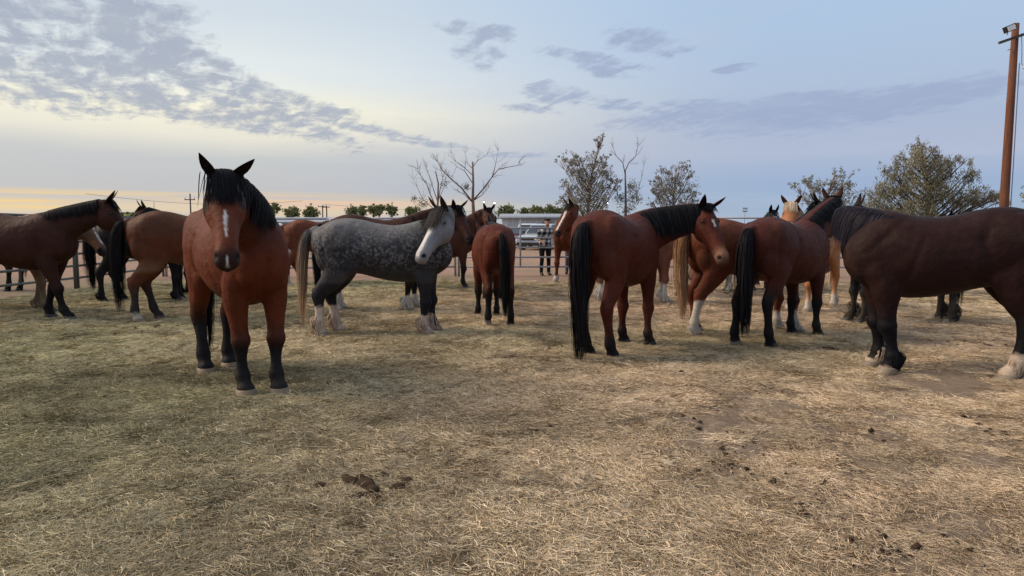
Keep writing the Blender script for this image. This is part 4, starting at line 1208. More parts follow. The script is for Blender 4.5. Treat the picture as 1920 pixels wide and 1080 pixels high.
def person(label, x, y, rz, shirt_m, trouser_m, s=1.0, arm='raised', cap=True, lean=.12):
    root = empty('person', (x, y, float(ground_z(x, y))), rz, s)
    tag(root, label, 'person')
    ln = lean
    # local: faces +Y, x to the person's right
    def hand(so, p, d, up):
        d = _unit(d); up = _unit(up); sd_ = np.cross(d, up)
        so.loft(np.array([p + d * q for q in (0, .03, .07, .09)]), np.tile(up, (4, 1)), np.tile(sd_, (4, 1)), [.016, .018, .016, .012], [.016, .018, .016, .012], [.026, .040, .042, .036], 10)
        for i, (o, l_) in enumerate(((-.030, .062), (-.010, .072), (.010, .068), (.030, .054))):
            b0 = p + d * .08 + sd_ * o
            b1 = b0 + d * l_ * .5 - up * .010; b2 = b1 + d * l_ * .35 - up * .030
            limb(so, [(b0, .0095), (b1, .009), (b2, .0075)], 8)
        b0 = p + d * .025 - sd_ * .032
        limb(so, [(b0, .012), (b0 + d * .03 - sd_ * .025 - up * .01, .011), (b0 + d * .055 - sd_ * .028 - up * .03, .009)], 8)
    so = Soup()
    hz_ = 1.60; hy_ = ln + .05
    limb(so, [((0, ln * .8, 1.38), .062), ((0, ln, 1.46), .056), ((0, hy_, 1.54), .056)])
    so.ell((0, hy_ + .01, hz_ + .03), (.076, .095, .105)); so.ell((0, hy_ + .035, hz_ - .05), (.058, .068, .062))
    so.ell((0, hy_ + .112, hz_ - .005), (.014, .020, .024)); so.ell((0, hy_ + .100, hz_ - .055), (.026, .010, .010))
    for sx_s in (-1, 1):
        so.ell((sx_s * .078, hy_ - .005, hz_), (.012, .02, .03))
        so.ell((sx_s * .032, hy_ + .086, hz_ + .018), (.018, .012, .010))
    if arm == 'raised':
        sh, el_, wr = np.array((-.19, ln * .9, 1.36)), np.array((-.44, ln + .10, 1.33)), np.array((-.36, ln + .30, 1.56))
        sh2, el2, wr2 = np.array((.19, ln * .9, 1.36)), np.array((.27, ln + .02, 1.10)), np.array((.22, ln + .24, 1.02))
    else:
        sh, el_, wr = np.array((-.19, ln * .9, 1.36)), np.array((-.25, 0, 1.08)), np.array((-.24, .08, .86))
        sh2, el2, wr2 = np.array((.19, ln * .9, 1.36)), np.array((.25, 0, 1.08)), np.array((.24, .08, .86))
    for e_, w_ in ((el_, wr), (el2, wr2)):
        limb(so, [(e_ + (w_ - e_) * .1, .040), (e_ + (w_ - e_) * .5, .036), (w_, .025)])
        hand(so, w_, w_ - e_, np.array((0, .4, 1.0)) if arm != 'raised' else np.array((0, -.3, 1.0)))
    vox_obj(so, 'body', M_SKIN, root, .009, 3)
    so = Soup()
    A = np.array([(.86, .165, .125, 0), (.95, .178, .130, 0), (1.08, .175, .125, .02), (1.22, .195, .128, .6), (1.34, .205, .115, .9), (1.41, .15, .085, 1.0), (1.45, .075, .065, 1.05)])
    A = catmull(A, 3)
    so.loft(np.stack([0 * A[:, 0], A[:, 3] * ln, A[:, 0]], 1), np.tile((0, 1., 0), (len(A), 1)), np.tile((1., 0, 0), (len(A), 1)), A[:, 2], A[:, 2], A[:, 1], 20, 2.3)
    for a_, e_, w_ in ((sh, el_, wr), (sh2, el2, wr2)):
        k = 1.0
        limb(so, [(a_, .082), (a_ + (e_ - a_) * .5, .068), (e_, .056)] + ([(e_ + (w_ - e_) * .25, .052)] if arm == 'raised' else [(e_ + (w_ - e_) * .9, .042)]))
    vox_obj(so, 'shirt', shirt_m, root, .016, 4)
    so = Soup()
    so.loft(np.array([(0, 0, .80), (0, 0, .90), (0, 0, .98)]), np.tile((0, 1., 0), (3, 1)), np.tile((1., 0, 0), (3, 1)), [.13, .13, .115], [.13, .135, .115], [.175, .18, .16], 18, 2.2)
    for q in (-1, 1):
        limb(so, [((q * .095, 0, .88), .105), ((q * .105, .01, .70), .088), ((q * .115, .02 + .03 * q, .50), .066), ((q * .125, .03 * q, .28), .060), ((q * .13, .04 * q, .08), .052)])
    vox_obj(so, 'trousers', trouser_m, root, .016, 4)
    for q in (-1, 1):
        so = Soup(); limb(so, [((q * .13, .04 * q, .16), .048), ((q * .13, .04 * q, .07), .050), ((q * .132, .04 * q + .06, .045), .045), ((q * .135, .04 * q + .17, .035), .036)])
        vox_obj(so, 'boot', M_BOOT, root, .014, 3)
    if cap:
        so = Soup(); so.ell((0, hy_ + .0, hz_ + .075), (.090, .108, .078))
        th = np.linspace(0, 2 * np.pi, 14, endpoint=False)
        so.rings([np.stack([np.cos(th) * .075, hy_ + .09 + np.sin(th) * .085 + .02, np.full(14, hz_ + .062 + dz) - np.abs(np.cos(th)) * .012], 1) for dz in (0, .012)])
        vox_obj(so, 'cap', M_CAP, root, .010, 2)
    return root
person('man in black and white plaid shirt and dark cap, arm up on the fence', (1022 - 960) / 1300 * 20.15, 20.15, R(196), M_SHIRT, M_TROUSER, .96, 'raised', True, .14)
person('person in blue jeans beyond the fence behind the white blazed bay', (1071 - 960) / 1300 * 20.6, 20.6, R(170), M_JACKET, M_JEANS, .97, 'down', True, .02)

# ================================================================ buildings
def corr_metal(name, c, f=3.2):
    m, t, b = new_mat(name, .45, .4)
    tc = t.new('ShaderNodeTexCoord')
    n = t.noise(tc.outputs['Object'], 1.2, 4, .6)
    t.put(b.inputs['Base Color'], t.mix(n, (*[v * .8 for v in c], 1), (*c, 1)))
    return m
M_WALLW = corr_metal('white_sheet_metal', (.60, .61, .62)); M_ROOFW = corr_metal('pale_roof_sheet', (.30, .31, .34)); M_TRIM = corr_metal('roof_trim', (.30, .31, .33))
M_DARKOP, t, b = new_mat('dark_opening', .7, .2); b.inputs['Base Color'].default_value = (.05, .052, .055, 1)
def shed(label, x0, x1, y, depth, h, ridge, mats=(None, None), doors=(), rib=.6):
    root = empty('shed', (x0, y, 0)); tag(root, label, 'building', 'low pale sheet metal sheds beyond the car park')
    L_ = x1 - x0
    # ribbed front wall: alternating proud strips
    n = int(L_ / rib)
    V = []; F = []
    k = 0
    for yy in (0,):
        prof = []
        for i in range(n):
            a = i * L_ / n; w = L_ / n
            prof += [(a, 0), (a + w * .55, 0), (a + w * .62, -.09), (a + w * .93, -.09)]
        prof.append((L_, 0))
        for (px_, py_) in prof: V += [(px_, py_, 0), (px_, py_, h)]
        F += [(2 * i, 2 * i + 2, 2 * i + 3, 2 * i + 1) for i in range(len(prof) - 1)]
    b0 = len(V)
    V += [(0, depth, 0), (0, depth, h), (L_, depth, 0), (L_, depth, h)]
    F += [(b0 + 1, b0, 0, 1), (b0 - 2, b0 + 2, b0 + 3, b0 - 1), (b0, b0 + 1, b0 + 3, b0 + 2)]
    V += [(0, depth / 2, ridge), (L_, depth / 2, ridge)]
    F += [(1, b0 + 4, b0 + 1), (b0 - 1, b0 + 3, b0 + 5)]
    mesh_np('wall', V, F, M_WALLW, root, False)
    e = .35
    mb = MB(); th = .08
    for sgn in (0, 1):
        ya, yb = (-e, depth / 2) if sgn == 0 else (depth + e, depth / 2)
        za = h - (ridge - h) * e / (depth / 2) + .03; zb = ridge + .03
        mb.add([(-e, ya, za), (L_ + e, ya, za), (L_ + e, yb, zb), (-e, yb, zb), (-e, ya, za + th), (L_ + e, ya, za + th), (L_ + e, yb, zb + th), (-e, yb, zb + th)],
               [(0, 3, 2, 1), (4, 5, 6, 7), (0, 1, 5, 4), (1, 2, 6, 5), (3, 0, 4, 7)])
    mb.build('roof', M_ROOFW, root)
    MB().box((L_ / 2, -e - .05, h - .02), (L_ + 2 * e, .10, .14)).build('gutter', M_TRIM, root)
    for (dx0, dw, dh) in doors:
        fr = MB().box((dx0 + dw / 2, -.13, dh / 2), (dw + .2, .06, dh + .1)).build('door', M_TRIM, root)
        MB().box((dx0 + dw / 2, -.18, dh / 2 - .05), (dw, .05, dh - .1)).build('panel', M_DARKOP, fr)
    return root
shed('long pale corrugated shed behind the parked cars, right of the small bay', -1.0, 9.6, 72, 12, 2.45, 2.85, doors=((4.2, .9, 2.0), (8.0, .9, 2.0)))
shed('long low grey shed far behind the chestnut and the dapple grey', -34.5, -9.5, 92, 12, 2.1, 2.75, doors=((6, 3, 2.0), (16, 1, 1.9)))
shed('low white shed far behind the roan horse at the left', -62.0, -44.0, 100, 10, 2.2, 2.9, doors=((4, 3, 2.0),))

# ================================================================ vehicles
def paint(name, c):
    m, t, b = new_mat(name, .32, .5); b.inputs['Base Color'].default_value = (*c, 1); b.inputs['Coat Weight'].default_value = .35; return m
M_GLASS, t, b = new_mat('car_glass', .08, .6); b.inputs['Base Color'].default_value = (.03, .045, .06, 1)
M_TYRE, t, b = new_mat('tyre_rubber', .85, .2); b.inputs['Base Color'].default_value = (.02, .02, .02, 1)
M_RIM = metal('wheel_rim', (.5, .5, .52), .35, .9); M_LAMP, t, b = new_mat('lamp_glass', .15, .6); b.inputs['Base Color'].default_value = (.7, .72, .72, 1)
M_RLAMP, t, b = new_mat('rear_lamp', .2, .5); b.inputs['Base Color'].default_value = (.35, .01, .01, 1)
M_BLK, t, b = new_mat('black_trim', .5, .3); b.inputs['Base Color'].default_value = (.015, .015, .016, 1)
def car(label, x, y, rz, pm_, kind='suv', s=1.0):
    root = empty('parked_car', (x, y, 0), rz, s); tag(root, label, 'car', 'vehicles parked beyond the pen')
    W2 = .90
    if kind == 'suv':     # x forward, side profile: lower body then greenhouse
        low = [(-2.25, .42), (-2.30, .70), (-2.22, 1.02), (-1.2, 1.06), (.75, 1.02), (1.60, .92), (2.15, .80), (2.28, .60), (2.25, .36), (1.85, .28), (-1.8, .28)]
        top = [(-2.15, 1.02), (-1.85, 1.56), (-1.2, 1.66), (-.1, 1.66), (.35, 1.58), (1.05, 1.02)]
    elif kind == 'pickup':
        low = [(-2.7, .55), (-2.72, 1.05), (-.8, 1.07), (1.0, 1.07), (1.9, 1.02), (2.45, .95), (2.55, .62), (2.5, .40), (2.0, .32), (-2.3, .38)]
        top = [(-.85, 1.06), (-.70, 1.66), (-.2, 1.74), (.45, 1.70), (1.15, 1.06)]
    else:
        low = [(-2.2, .42), (-2.24, .66), (-2.1, .92), (-1.4, .96), (.9, .92), (1.6, .84), (2.1, .70), (2.22, .52), (2.15, .32), (1.8, .24), (-1.8, .24)]
        top = [(-1.75, .95), (-1.2, 1.34), (-.6, 1.42), (.1, 1.41), (1.15, .92)]
    def prism(prof, w0, w1, inset_top):
        zs = [p[1] for p in prof]; zmin, zmax = min(zs), max(zs)
        V = []; F = []; n = len(prof)
        for sgn in (-1, 1):
            for (px_, pz) in prof:
                k = (pz - zmin) / (zmax - zmin)
                w = w0 + (w1 - w0) * k if inset_top else w0 - .06 * abs(k - .55)
                V.append((px_, sgn * w, pz))
        F.append(tuple(range(n))); F.append(tuple(range(2 * n - 1, n - 1, -1)))
        for i in range(n):
            j = (i + 1) % n; F.append((j, i, n + i, n + j))
        return V, F
    V, F = prism(low, W2, W2, False)
    o = mesh_np('body', V, F, pm_, root, False)
    bv = o.modifiers.new('b', 'BEVEL'); bv.width = .05; bv.segments = 2; bv.limit_method = 'ANGLE'; bv.angle_limit = R(25)
    V, F = prism(top, W2 - .04, W2 - .20, True)
    o = mesh_np('cabin', V, F, pm_, root, False)
    bv = o.modifiers.new('b', 'BEVEL'); bv.width = .05; bv.segments = 2; bv.limit_method = 'ANGLE'; bv.angle_limit = R(25)
    # glass panes set just proud of the cabin
    zb, zt = top[0][1] + .04, max(p[1] for p in top) - .10
    def wid(z): return (W2 - .04) + (-.16) * (z - min(p[1] for p in top)) / (max(p[1] for p in top) - min(p[1] for p in top))
    def xf(prof, z):
        for (a, b_) in zip(prof[:-1], prof[1:]):
            if min(a[1], b_[1]) <= z <= max(a[1], b_[1]) and a[1] != b_[1]: return a[0] + (b_[0] - a[0]) * (z - a[1]) / (b_[1] - a[1])
        return prof[0][0]
    fx0, fx1 = xf(top[::-1], zb), xf(top[::-1], zt); rx0, rx1 = xf(top, zb), xf(top, zt)
    for (xa, xb, sg) in ((fx0, fx1, 1), (rx0, rx1, -1)):
        V = [(xa + sg * .02, -wid(zb) + .10, zb), (xa + sg * .02, wid(zb) - .10, zb), (xb + sg * .02, wid(zt) - .08, zt), (xb + sg * .02, -wid(zt) + .08, zt)]
        mb = MB().add(V + [(v[0] - sg * .04, v[1], v[2]) for v in V], [(0, 1, 2, 3), (7, 6, 5, 4), (0, 4, 5, 1), (1, 5, 6, 2), (2, 6, 7, 3), (3, 7, 4, 0)])
        mb.build('windscreen' if sg > 0 else 'rear_window', M_GLASS, root)
    nwin = 3 if kind == 'suv' else 2
    for sg in (-1, 1):
        for i in range(nwin):
            a0 = i / nwin + .02; a1 = (i + 1) / nwin - .02
            l0, l1 = rx0 + .12, fx0 - .16; t0_, t1_ = rx1 + .10, fx1 - .10
            V = [(l0 + (l1 - l0) * a0, sg * (wid(zb) + .012), zb), (l0 + (l1 - l0) * a1, sg * (wid(zb) + .012), zb), (t0_ + (t1_ - t0_) * a1, sg * (wid(zt) + .012), zt), (t0_ + (t1_ - t0_) * a0, sg * (wid(zt) + .012), zt)]
            MB().add(V + [(v[0], v[1] - sg * .03, v[2]) for v in V], [(0, 1, 2, 3), (7, 6, 5, 4), (0, 4, 5, 1), (1, 5, 6, 2), (2, 6, 7, 3), (3, 7, 4, 0)]).build('side_window', M_GLASS, root)
    fx = low[-3][0] if kind != 'x' else 2.2
    xm = max(p[0] for p in low); xn = min(p[0] for p in low); hl_z = .74 if kind != 'pickup' else .86
    for sg in (-1, 1):
        MB().box((xm - .05, sg * .64, hl_z), (.16, .34, .15)).build('headlight', M_LAMP, root)
        MB().box((xn + .05, sg * .74, .86), (.14, .16, .26)).build('tail_light', M_RLAMP, root)
        MB().box((fx0 - .15, sg * (W2 + .09), zb + .06), (.12, .16, .12)).build('wing_mirror', M_BLK, root)
    MB().box((xm + .0, 0, hl_z - .03), (.10, .86, .14)).build('grille', M_BLK, root)
    MB().box((xm + .0, 0, .40), (.12, 1.5, .16)).build('bumper', M_BLK, root)
    for wx in (-1.42 if kind != 'pickup' else -1.65, 1.42 if kind != 'pickup' else 1.6):
        for sg in (-1, 1):
            wr_ = .35 if kind != 'sedan' else .32
            arch = MB().tube([(wx, sg * .70, wr_), (wx, sg * (W2 + .004), wr_)], wr_ + .06, 20).build('wheel_arch', M_BLK, root, True)
            w = MB().tube([(wx, sg * .72, wr_), (wx, sg * (W2 + .03), wr_)], wr_, 20).build('wheel', M_TYRE, root, True)
            MB().tube([(wx, sg * .8, wr_), (wx, sg * (W2 + .045), wr_)], wr_ * .62, 14).build('rim', M_RIM, w, True)
    return root
P_SIL = paint('silver_paint', (.42, .44, .46)); P_RED = paint('dark_red_paint', (.09, .012, .012)); P_WHT = paint('white_paint', (.7, .7, .7)); P_GRN = paint('dark_green_paint', (.03, .06, .05))
car('silver sport utility car facing the pen left of the man in plaid', 2.05, 45.5, R(-118), P_SIL, 'suv')
car('dark red car parked at the left end of the row', .3, 51.0, R(-80), P_RED, 'sedan')
car('white pickup parked behind the silver car', 1.35, 57.0, R(-100), P_WHT, 'pickup')
car('dark green car half hidden behind the dark horse and the silver car', 7.2, 48.0, R(-95), P_GRN, 'suv')
car('white pickup far away beneath the neck of the cut off dark horse', -48.5, 80.0, R(10), P_WHT, 'pickup')
car('dark red car far away beside the white pickup on the left', -45.2, 74.0, R(200), P_RED, 'sedan')

# ================================================================ poles and lamps
def wood(name, c):
    m, t, b = new_mat(name, .85, .15)
    tc = t.new('ShaderNodeTexCoord'); mp = t.new('ShaderNodeMapping'); t.put(mp.inputs[0], tc.outputs['Object']); mp.inputs['Scale'].default_value = (14, 14, .8)
    n = t.noise(mp.outputs[0], 1.5, 6, .65)
    t.put(b.inputs['Base Color'], t.ramp(n, [(.25, tuple(v * .5 for v in c)), (.5, c), (.75, tuple(min(v * 1.45, 1) for v in c))]))
    bump(t, b, n, .6, .02)
    return m
M_WOOD = wood('pole_wood', (.150, .062, .036)); M_GWOOD = wood('grey_pole_wood', (.09, .075, .065))
M_GREYM = metal('grey_metal', (.25, .26, .27), .5, .3); M_WIRE, t, b = new_mat('wire', .6, .3); b.inputs['Base Color'].default_value = (.05, .05, .05, 1)
pr = empty('utility_pole', (21.15, 30, 0)); tag(pr, 'tall reddish wooden pole with floodlights at the right edge', 'utility pole')
MB().tube([(0, 0, -.3), (0, 0, 3), (.01, 0, 6.5), (.03, 0, 9.95)], [.19, .175, .155, .13], 14).build('pole', M_WOOD, pr, True)
MB().box((.15, -.17, 9.42), (1.9, .09, .11), 0, M=Matrix.Rotation(R(-19), 3, 'Y')).build('crossarm', M_GWOOD, pr)
for (fx_, fz) in ((-.42, 9.62), (.62, 9.92)):
    fl = MB().box((fx_, -.30, fz + .05), (.40, .26, .26), 0, M=Matrix.Rotation(R(-22), 3, 'Y')).build('floodlight', M_BLK, pr)
    MB().box((fx_ - .02, -.445, fz + .04), (.32, .03, .20), 0, M=Matrix.Rotation(R(-22), 3, 'Y')).build('lens', M_LAMP, fl)
    MB().tube([(fx_, -.17, fz - .18), (fx_, -.17, fz)], .02, 6).build('bracket', M_GREYM, pr)
MB().tube([(.17, -.17, 9.5), (.20, -.2, 9.0), (.24, -.2, 8.25), (.36, -.2, 8.12), (.46, -.2, 8.3), (.50, -.2, 8.9), (.9, -.2, 9.6)], .014, 6).build('drip_loop', M_GREYM, pr, True)
so_ = Soup(); so_.ell((.36, -.2, 8.12), (.07, .07, .09)); mesh_np('insulator', np.array(so_.V), so_.F, M_LAMP, pr)
MB().tube([(-.14, -.1, 8.86), (-.30, -.12, 8.86), (-.33, -.12, 8.80)], .016, 6).build('hook', M_GREYM, pr, True)
MB().tube([(.20, -.12, 0), (.21, -.12, 4), (.20, -.12, 8.3)], .018, 6).build('conduit', M_GREYM, pr, True)
def far_pole(label, px, D, ztop, arms=(), r=.13, lean=0, mat=None, braces=False):
    X = (px - 960) / FPX * D
    root = empty('power_pole', (X, D, 0)); tag(root, label, 'utility pole')
    MB().tube([(0, 0, 0), (lean, 0, ztop)], [r, r * .75], 8).build('pole', mat or M_GWOOD, root, True)
    for (z, w) in arms:
        MB().box((lean, -.12, z), (w, .10, .12)).build('crossarm', M_GWOOD, root)
        for q in (-.45, 0, .45):
            MB().tube([(q * w, -.12, z + .05), (q * w, -.12, z + .28)], .05, 6).build('insulator', M_GREYM, root)
    return root
def zrow(py, D): return CAM_H + (HORIZON - py) / FPX * D
far_pole('short utility pole with one crossarm left of the large bay head', 361, 95, zrow(364, 95), ((zrow(375, 95), 1.4),), .12)
far_pole('thin bare mast above the roan horse rump', 293, 90, zrow(379, 90), (), .06, mat=M_GREYM)
far_pole('left pole of a double crossarm pair above the chestnut', 607, 120, zrow(385, 120), ((zrow(388, 120), 1.5),), .13)
far_pole('right pole of a double crossarm pair above the chestnut', 614.5, 120, zrow(386, 120), ((zrow(389, 120), 1.1),), .13)
far_pole('thin grey mast right of the double crossarm poles', 652.5, 100, zrow(386, 100), (), .07, mat=M_GREYM)
far_pole('slim lattice mast left of the palomino head', 1394, 110, zrow(388, 110), ((zrow(392, 110), .7), (zrow(397, 110), .7)), .05, mat=M_GREYM)
M_GLOW = bpy.data.materials.new('lit_lamp'); M_GLOW.use_nodes = True
_b = M_GLOW.node_tree.nodes['Principled BSDF']; _b.inputs['Emission Color'].default_value = (.95, .98, 1, 1); _b.inputs['Emission Strength'].default_value = 30
for (label, px, py, D, r_) in (('bright lit yard lamp above the brown horse ears', 927, 381, 90, .09), ('fainter lit yard lamp behind the brown horse ears', 908, 379, 120, .07), ('bright lit yard lamp behind the tall gum trees', 1137, 381, 90, .10)):
    X = (px - 960) / FPX * D; z = zrow(py, D)
    root = empty('yard_lamp', (X, D, 0)); tag(root, label, 'yard lamp')
    MB().tube([(0, 0, 0), (0, 0, z - .1)], .06, 8).build('pole', M_GREYM, root, True)
    MB().box((0, .05, z + .12), (.5, .5, .10), taper=.6).build('lamp_shade', M_GREYM, root)
    s2 = Soup(); s2.ell((0, -.05, z - .02), (r_, r_, r_ * .8)); mesh_np('bulb', np.array(s2.V), s2.F, M_GLOW, root)
# overhead wires far away
for k, (pa, pb, za) in enumerate((((-58, 95), (-36.0, 120), 6.0), ((-32.4, 120), (12, 140), 5.4))):
    mb = MB()
    pts = []
    for q in range(13):
        u = q / 12; pts.append((pa[0] + (pb[0] - pa[0]) * u, pa[1] + (pb[1] - pa[1]) * u, za - 1.0 * math.sin(math.pi * u)))
    o = mb.tube(pts, .022, 5).build('power_line', M_WIRE, None, True); tag(o, ('sagging power line low over the left horizon', 'sagging power line from the double poles to the right')[k], 'wire')

# ================================================================ trees
def leaf_mat(name, c1, c2):
    m, t, b = new_mat(name, .7, .15)
    at = t.new('ShaderNodeAttribute', attribute_name='Col')
    sp2 = t.new('ShaderNodeSeparateColor'); t.put(sp2.inputs[0], at.outputs['Color'])
    t.put(b.inputs['Base Color'], t.mix(sp2.outputs[0], (*c1, 1), (*c2, 1)))
    return m
M_GUM = leaf_mat('gum_leaf', (.14, .135, .10), (.34, .32, .25)); M_WILLOW = leaf_mat('willow_leaf', (.125, .115, .07), (.30, .265, .17)); M_ROUND = leaf_mat('citrus_leaf', (.10, .115, .04), (.27, .27, .11))
M_BARK = wood('pale_bark', (.20, .135, .105)); M_BARKD = wood('dark_bark', (.085, .065, .05))
def tree(kind, label, X, D, trunk_pts, clusters, leaf_m, bark, leaf=.16, per=120, droop=0.0, seed=0, r0=.16, rtw=.02, squash=.75, group=None, twigs=2, zb=0):
    """trunk_pts: points x,z local; clusters: (x, z, y, radius)"""
    rg = np.random.default_rng(seed)
    root = empty(kind, (X, D, zb)); tag(root, label, 'tree', group)
    mb = MB()
    n = len(trunk_pts)
    mb.tube([(p[0], (p[2] if len(p) > 2 else 0), p[1]) for p in trunk_pts], [r0 * (1 - .75 * i / (n - 1)) for i in range(n)], 8)
    dense_t = [tuple(a_ + (b_ - a_) * q_ / 5 for a_, b_ in zip(p_, r_)) for p_, r_ in zip(trunk_pts[:-1], trunk_pts[1:]) for q_ in range(6)]
    up_ = 1.5 if kind == 'gum_tree' else .8
    for (cx, cz, cy, cr) in clusters:
        # limb from the closest trunk point lower than the cluster
        cand = [p for p in dense_t if p[1] < cz - .3 - up_ * abs(p[0] - cx)] or [trunk_pts[0]]
        p = max(cand, key=lambda q: q[1])
        a = np.array((p[0], (p[2] if len(p) > 2 else 0), p[1])); e = np.array((cx, cy, cz))
        mid = (a + e) / 2 + np.array((rg.normal(0, .1), rg.normal(0, .1), (-.22 if kind == 'gum_tree' else -.05) * abs(cx - p[0]) * 0 + .0)) + np.array(((cx - p[0]) * .08, 0, 0))
        k = r0 * .30
        mb.tube([a, mid, e], [k, k * .6, rtw], 5)
        for _ in range(twigs):
            q = e + rg.normal(0, cr * .6, 3); mb.tube([mid * .4 + e * .6, q], [rtw * 1.1, rtw * .4], 4)
    mb.build('trunk', bark, root, True)
    if leaf_m is not None:
        P = []; Tn = []
        for (cx, cz, cy, cr) in clusters:
            m_ = int(per * (cr / .6) ** 2)
            q = rg.normal(0, 1, (m_, 3)); q /= np.linalg.norm(q, axis=1)[:, None]; q *= (rg.random((m_, 1)) ** .45) * cr
            # clumpy: pull towards sub-centres
            sub = rg.normal(0, .5 * cr, (max(3, m_ // 18), 3)); q = q * .42 + sub[rg.integers(0, len(sub), m_)] * 1.15
            q[:, 2] *= squash
            if droop: q[:, 2] -= rg.random(m_) ** 1.5 * droop * cr
            P.append(q + (cx, cy, cz)); Tn.append(np.full(m_, rg.uniform(0, .35)))
        P = np.concatenate(P); Tn = np.concatenate(Tn); m_ = len(P)
        u = rg.normal(0, 1, (m_, 3)); 
        if droop: u[:, 2] = -abs(u[:, 2]) - 1.2
        u /= np.linalg.norm(u, axis=1)[:, None]
        v = np.cross(u, rg.normal(0, 1, (m_, 3))); v /= np.linalg.norm(v, axis=1)[:, None]
        lf = leaf * rg.uniform(.6, 1.4, (m_, 1)); wv = lf * (.26 if droop else .42)
        V = np.stack([P - u * lf * .5, P + v * wv * .5, P + u * lf * .5, P - v * wv * .5], 1).reshape(-1, 3)
        F = np.arange(m_ * 4).reshape(-1, 4)
        tone = np.clip(Tn + rg.random(m_) * .65, 0, 1)
        mesh_np('crown', V, F, leaf_m, root, False, np.repeat(np.stack([tone] * 3, 1), 4, axis=0))
    return root
def branchy(kind, label, X, D, trunk, specs, seed, bark, r0=.2, depth=3, leafy=None):
    """bare tree: specs = list of limb polylines in x,z; twigs grown along them"""
    rg = np.random.default_rng(seed)
    root = empty(kind, (X, D, 0)); tag(root, label, 'tree')
    mb = MB()
    mb.tube([(p[0], 0, p[1]) for p in trunk], [r0 * (1 - .6 * i / (len(trunk) - 1)) for i in range(len(trunk))], 9)
    def twig(p, d, l, r, dep):
        n = 4; pts = [p]; q = p.copy(); dd = d.copy()
        for i in range(n):
            dd = _unit(dd + rg.normal(0, .16, 3) + np.array((0, 0, .06))); q = q + dd * l / n; pts.append(q.copy())
        mb.tube(pts, [r * (1 - .7 * i / n) for i in range(n + 1)], 5 if r > .02 else 4)
        if dep > 0:
            for i in range(1, n + 1):
                for _ in range(rg.integers(1, 3)):
                    nd = _unit(dd + rg.normal(0, .55, 3)); twig(pts[i], nd, l * rg.uniform(.35, .6), r * .5, dep - 1)
    for (pl, r) in [(a_, b_ * .62) for a_, b_ in specs]:
        pts = [np.array((p[0], p[2] if len(p) > 2 else rg.normal(0, .3) * (i > 0), p[1])) for i, p in enumerate(pl)]
        mb.tube(pts, [r * (1 - .72 * i / (len(pts) - 1)) for i in range(len(pts))], 6)
        for i in range(1, len(pts)):
            for _ in range(2 if i < len(pts) - 1 else 3):
                d = _unit(pts[i] - pts[i - 1]); twig(pts[i], _unit(d + rg.normal(0, .5, 3) + np.array((0, 0, .25))), rg.uniform(.5, .95), r * .28, depth - 2)
    mb.build('trunk', bark, root, True)
    if leafy:
        P = []
        for (cx, cz, cr, m_) in leafy:
            P.append(rg.normal(0, cr * .55, (m_, 3)) + (cx, 0, cz))
        P = np.concatenate(P); m_ = len(P)
        u = rg.normal(0, 1, (m_, 3)); u /= np.linalg.norm(u, axis=1)[:, None]; v = np.cross(u, rg.normal(0, 1, (m_, 3))); v /= np.linalg.norm(v, axis=1)[:, None]
        V = np.stack([P - u * .09, P + v * .035, P + u * .09, P - v * .035], 1).reshape(-1, 3)
        mesh_np('crown', V, np.arange(m_ * 4).reshape(-1, 4), M_GUM, root, False, np.repeat(np.stack([rg.random(m_)] * 3, 1), 4, axis=0))
    return root
DT = 58.0
def lx(px, cpx, D=DT): return (px - cpx) / FPX * D
def tz(py, D=DT): return zrow(py, D)
def Xc(px, D=DT): return (px - 960) / FPX * D
# large bare tree
c0 = 889
def pl(*a): return [(lx(x, c0), tz(y)) for x, y in a]
branchy('bare_tree', 'large leafless tree with spreading limbs behind the dark bay and grey heads', Xc(c0), DT, pl((889, 427), (888, 395), (887, 372), (888, 345), (887, 305)),
        [(pl((887, 380), (868, 355), (845, 335), (832, 322), (822, 305)), .12), (pl((888, 376), (906, 356), (922, 335), (935, 318), (972, 312)), .12), (pl((925, 330), (930, 308), (934, 285)), .06),
         (pl((887, 345), (872, 322), (858, 315), (850, 330)), .07), (pl((887, 330), (872, 316), (856, 305), (850, 296)), .06), (pl((887, 315), (896, 304), (914, 292)), .06), (pl((887, 318), (877, 308), (873, 290)), .05),
         (pl((889, 376), (904, 366), (916, 353)), .08), (pl((884, 378), (872, 366), (864, 362)), .07)], 3, M_BARK, .17, 3, [(lx(876, c0), tz(352), .3, 120)])
c0 = 821
branchy('bare_tree', 'slender multi stemmed leafless tree behind the dapple grey head', Xc(c0), DT, pl((821, 427), (821, 400), (822, 375), (823, 345), (818, 322)),
        [(pl((821, 395), (808, 365), (800, 345), (790, 330), (786, 320)), .09), (pl((822, 380), (812, 350), (806, 330), (802, 318)), .07), (pl((822, 385), (826, 355), (832, 335), (828, 318)), .07), (pl((821, 398), (795, 375), (785, 352), (778, 338)), .06), (pl((822, 378), (834, 350), (838, 335)), .05)],
        4, M_BARK, .11, 3, [(lx(792, c0), tz(383), .5, 160), (lx(834, c0), tz(345), .3, 60), (lx(777, c0), tz(374), .25, 60)])
c0 = 1172
branchy('bare_tree', 'dead pale forked tree with a few leaves between the two gum trees', Xc(c0), DT, pl((1172, 427), (1172, 385), (1171, 350), (1170, 322)),
        [(pl((1170, 328), (1164, 308), (1153, 295), (1148, 280)), .08), (pl((1170, 322), (1180, 305), (1188, 295), (1193, 277)), .08), (pl((1172, 380), (1194, 360), (1200, 335), (1205, 312)), .05)],
        5, M_BARK, .13, 3, [(lx(1184, c0), tz(352), .5, 300), (lx(1160, c0), tz(372), .45, 260), (lx(1188, c0), tz(372), .5, 260), (lx(1176, c0), tz(395), .8, 300)])
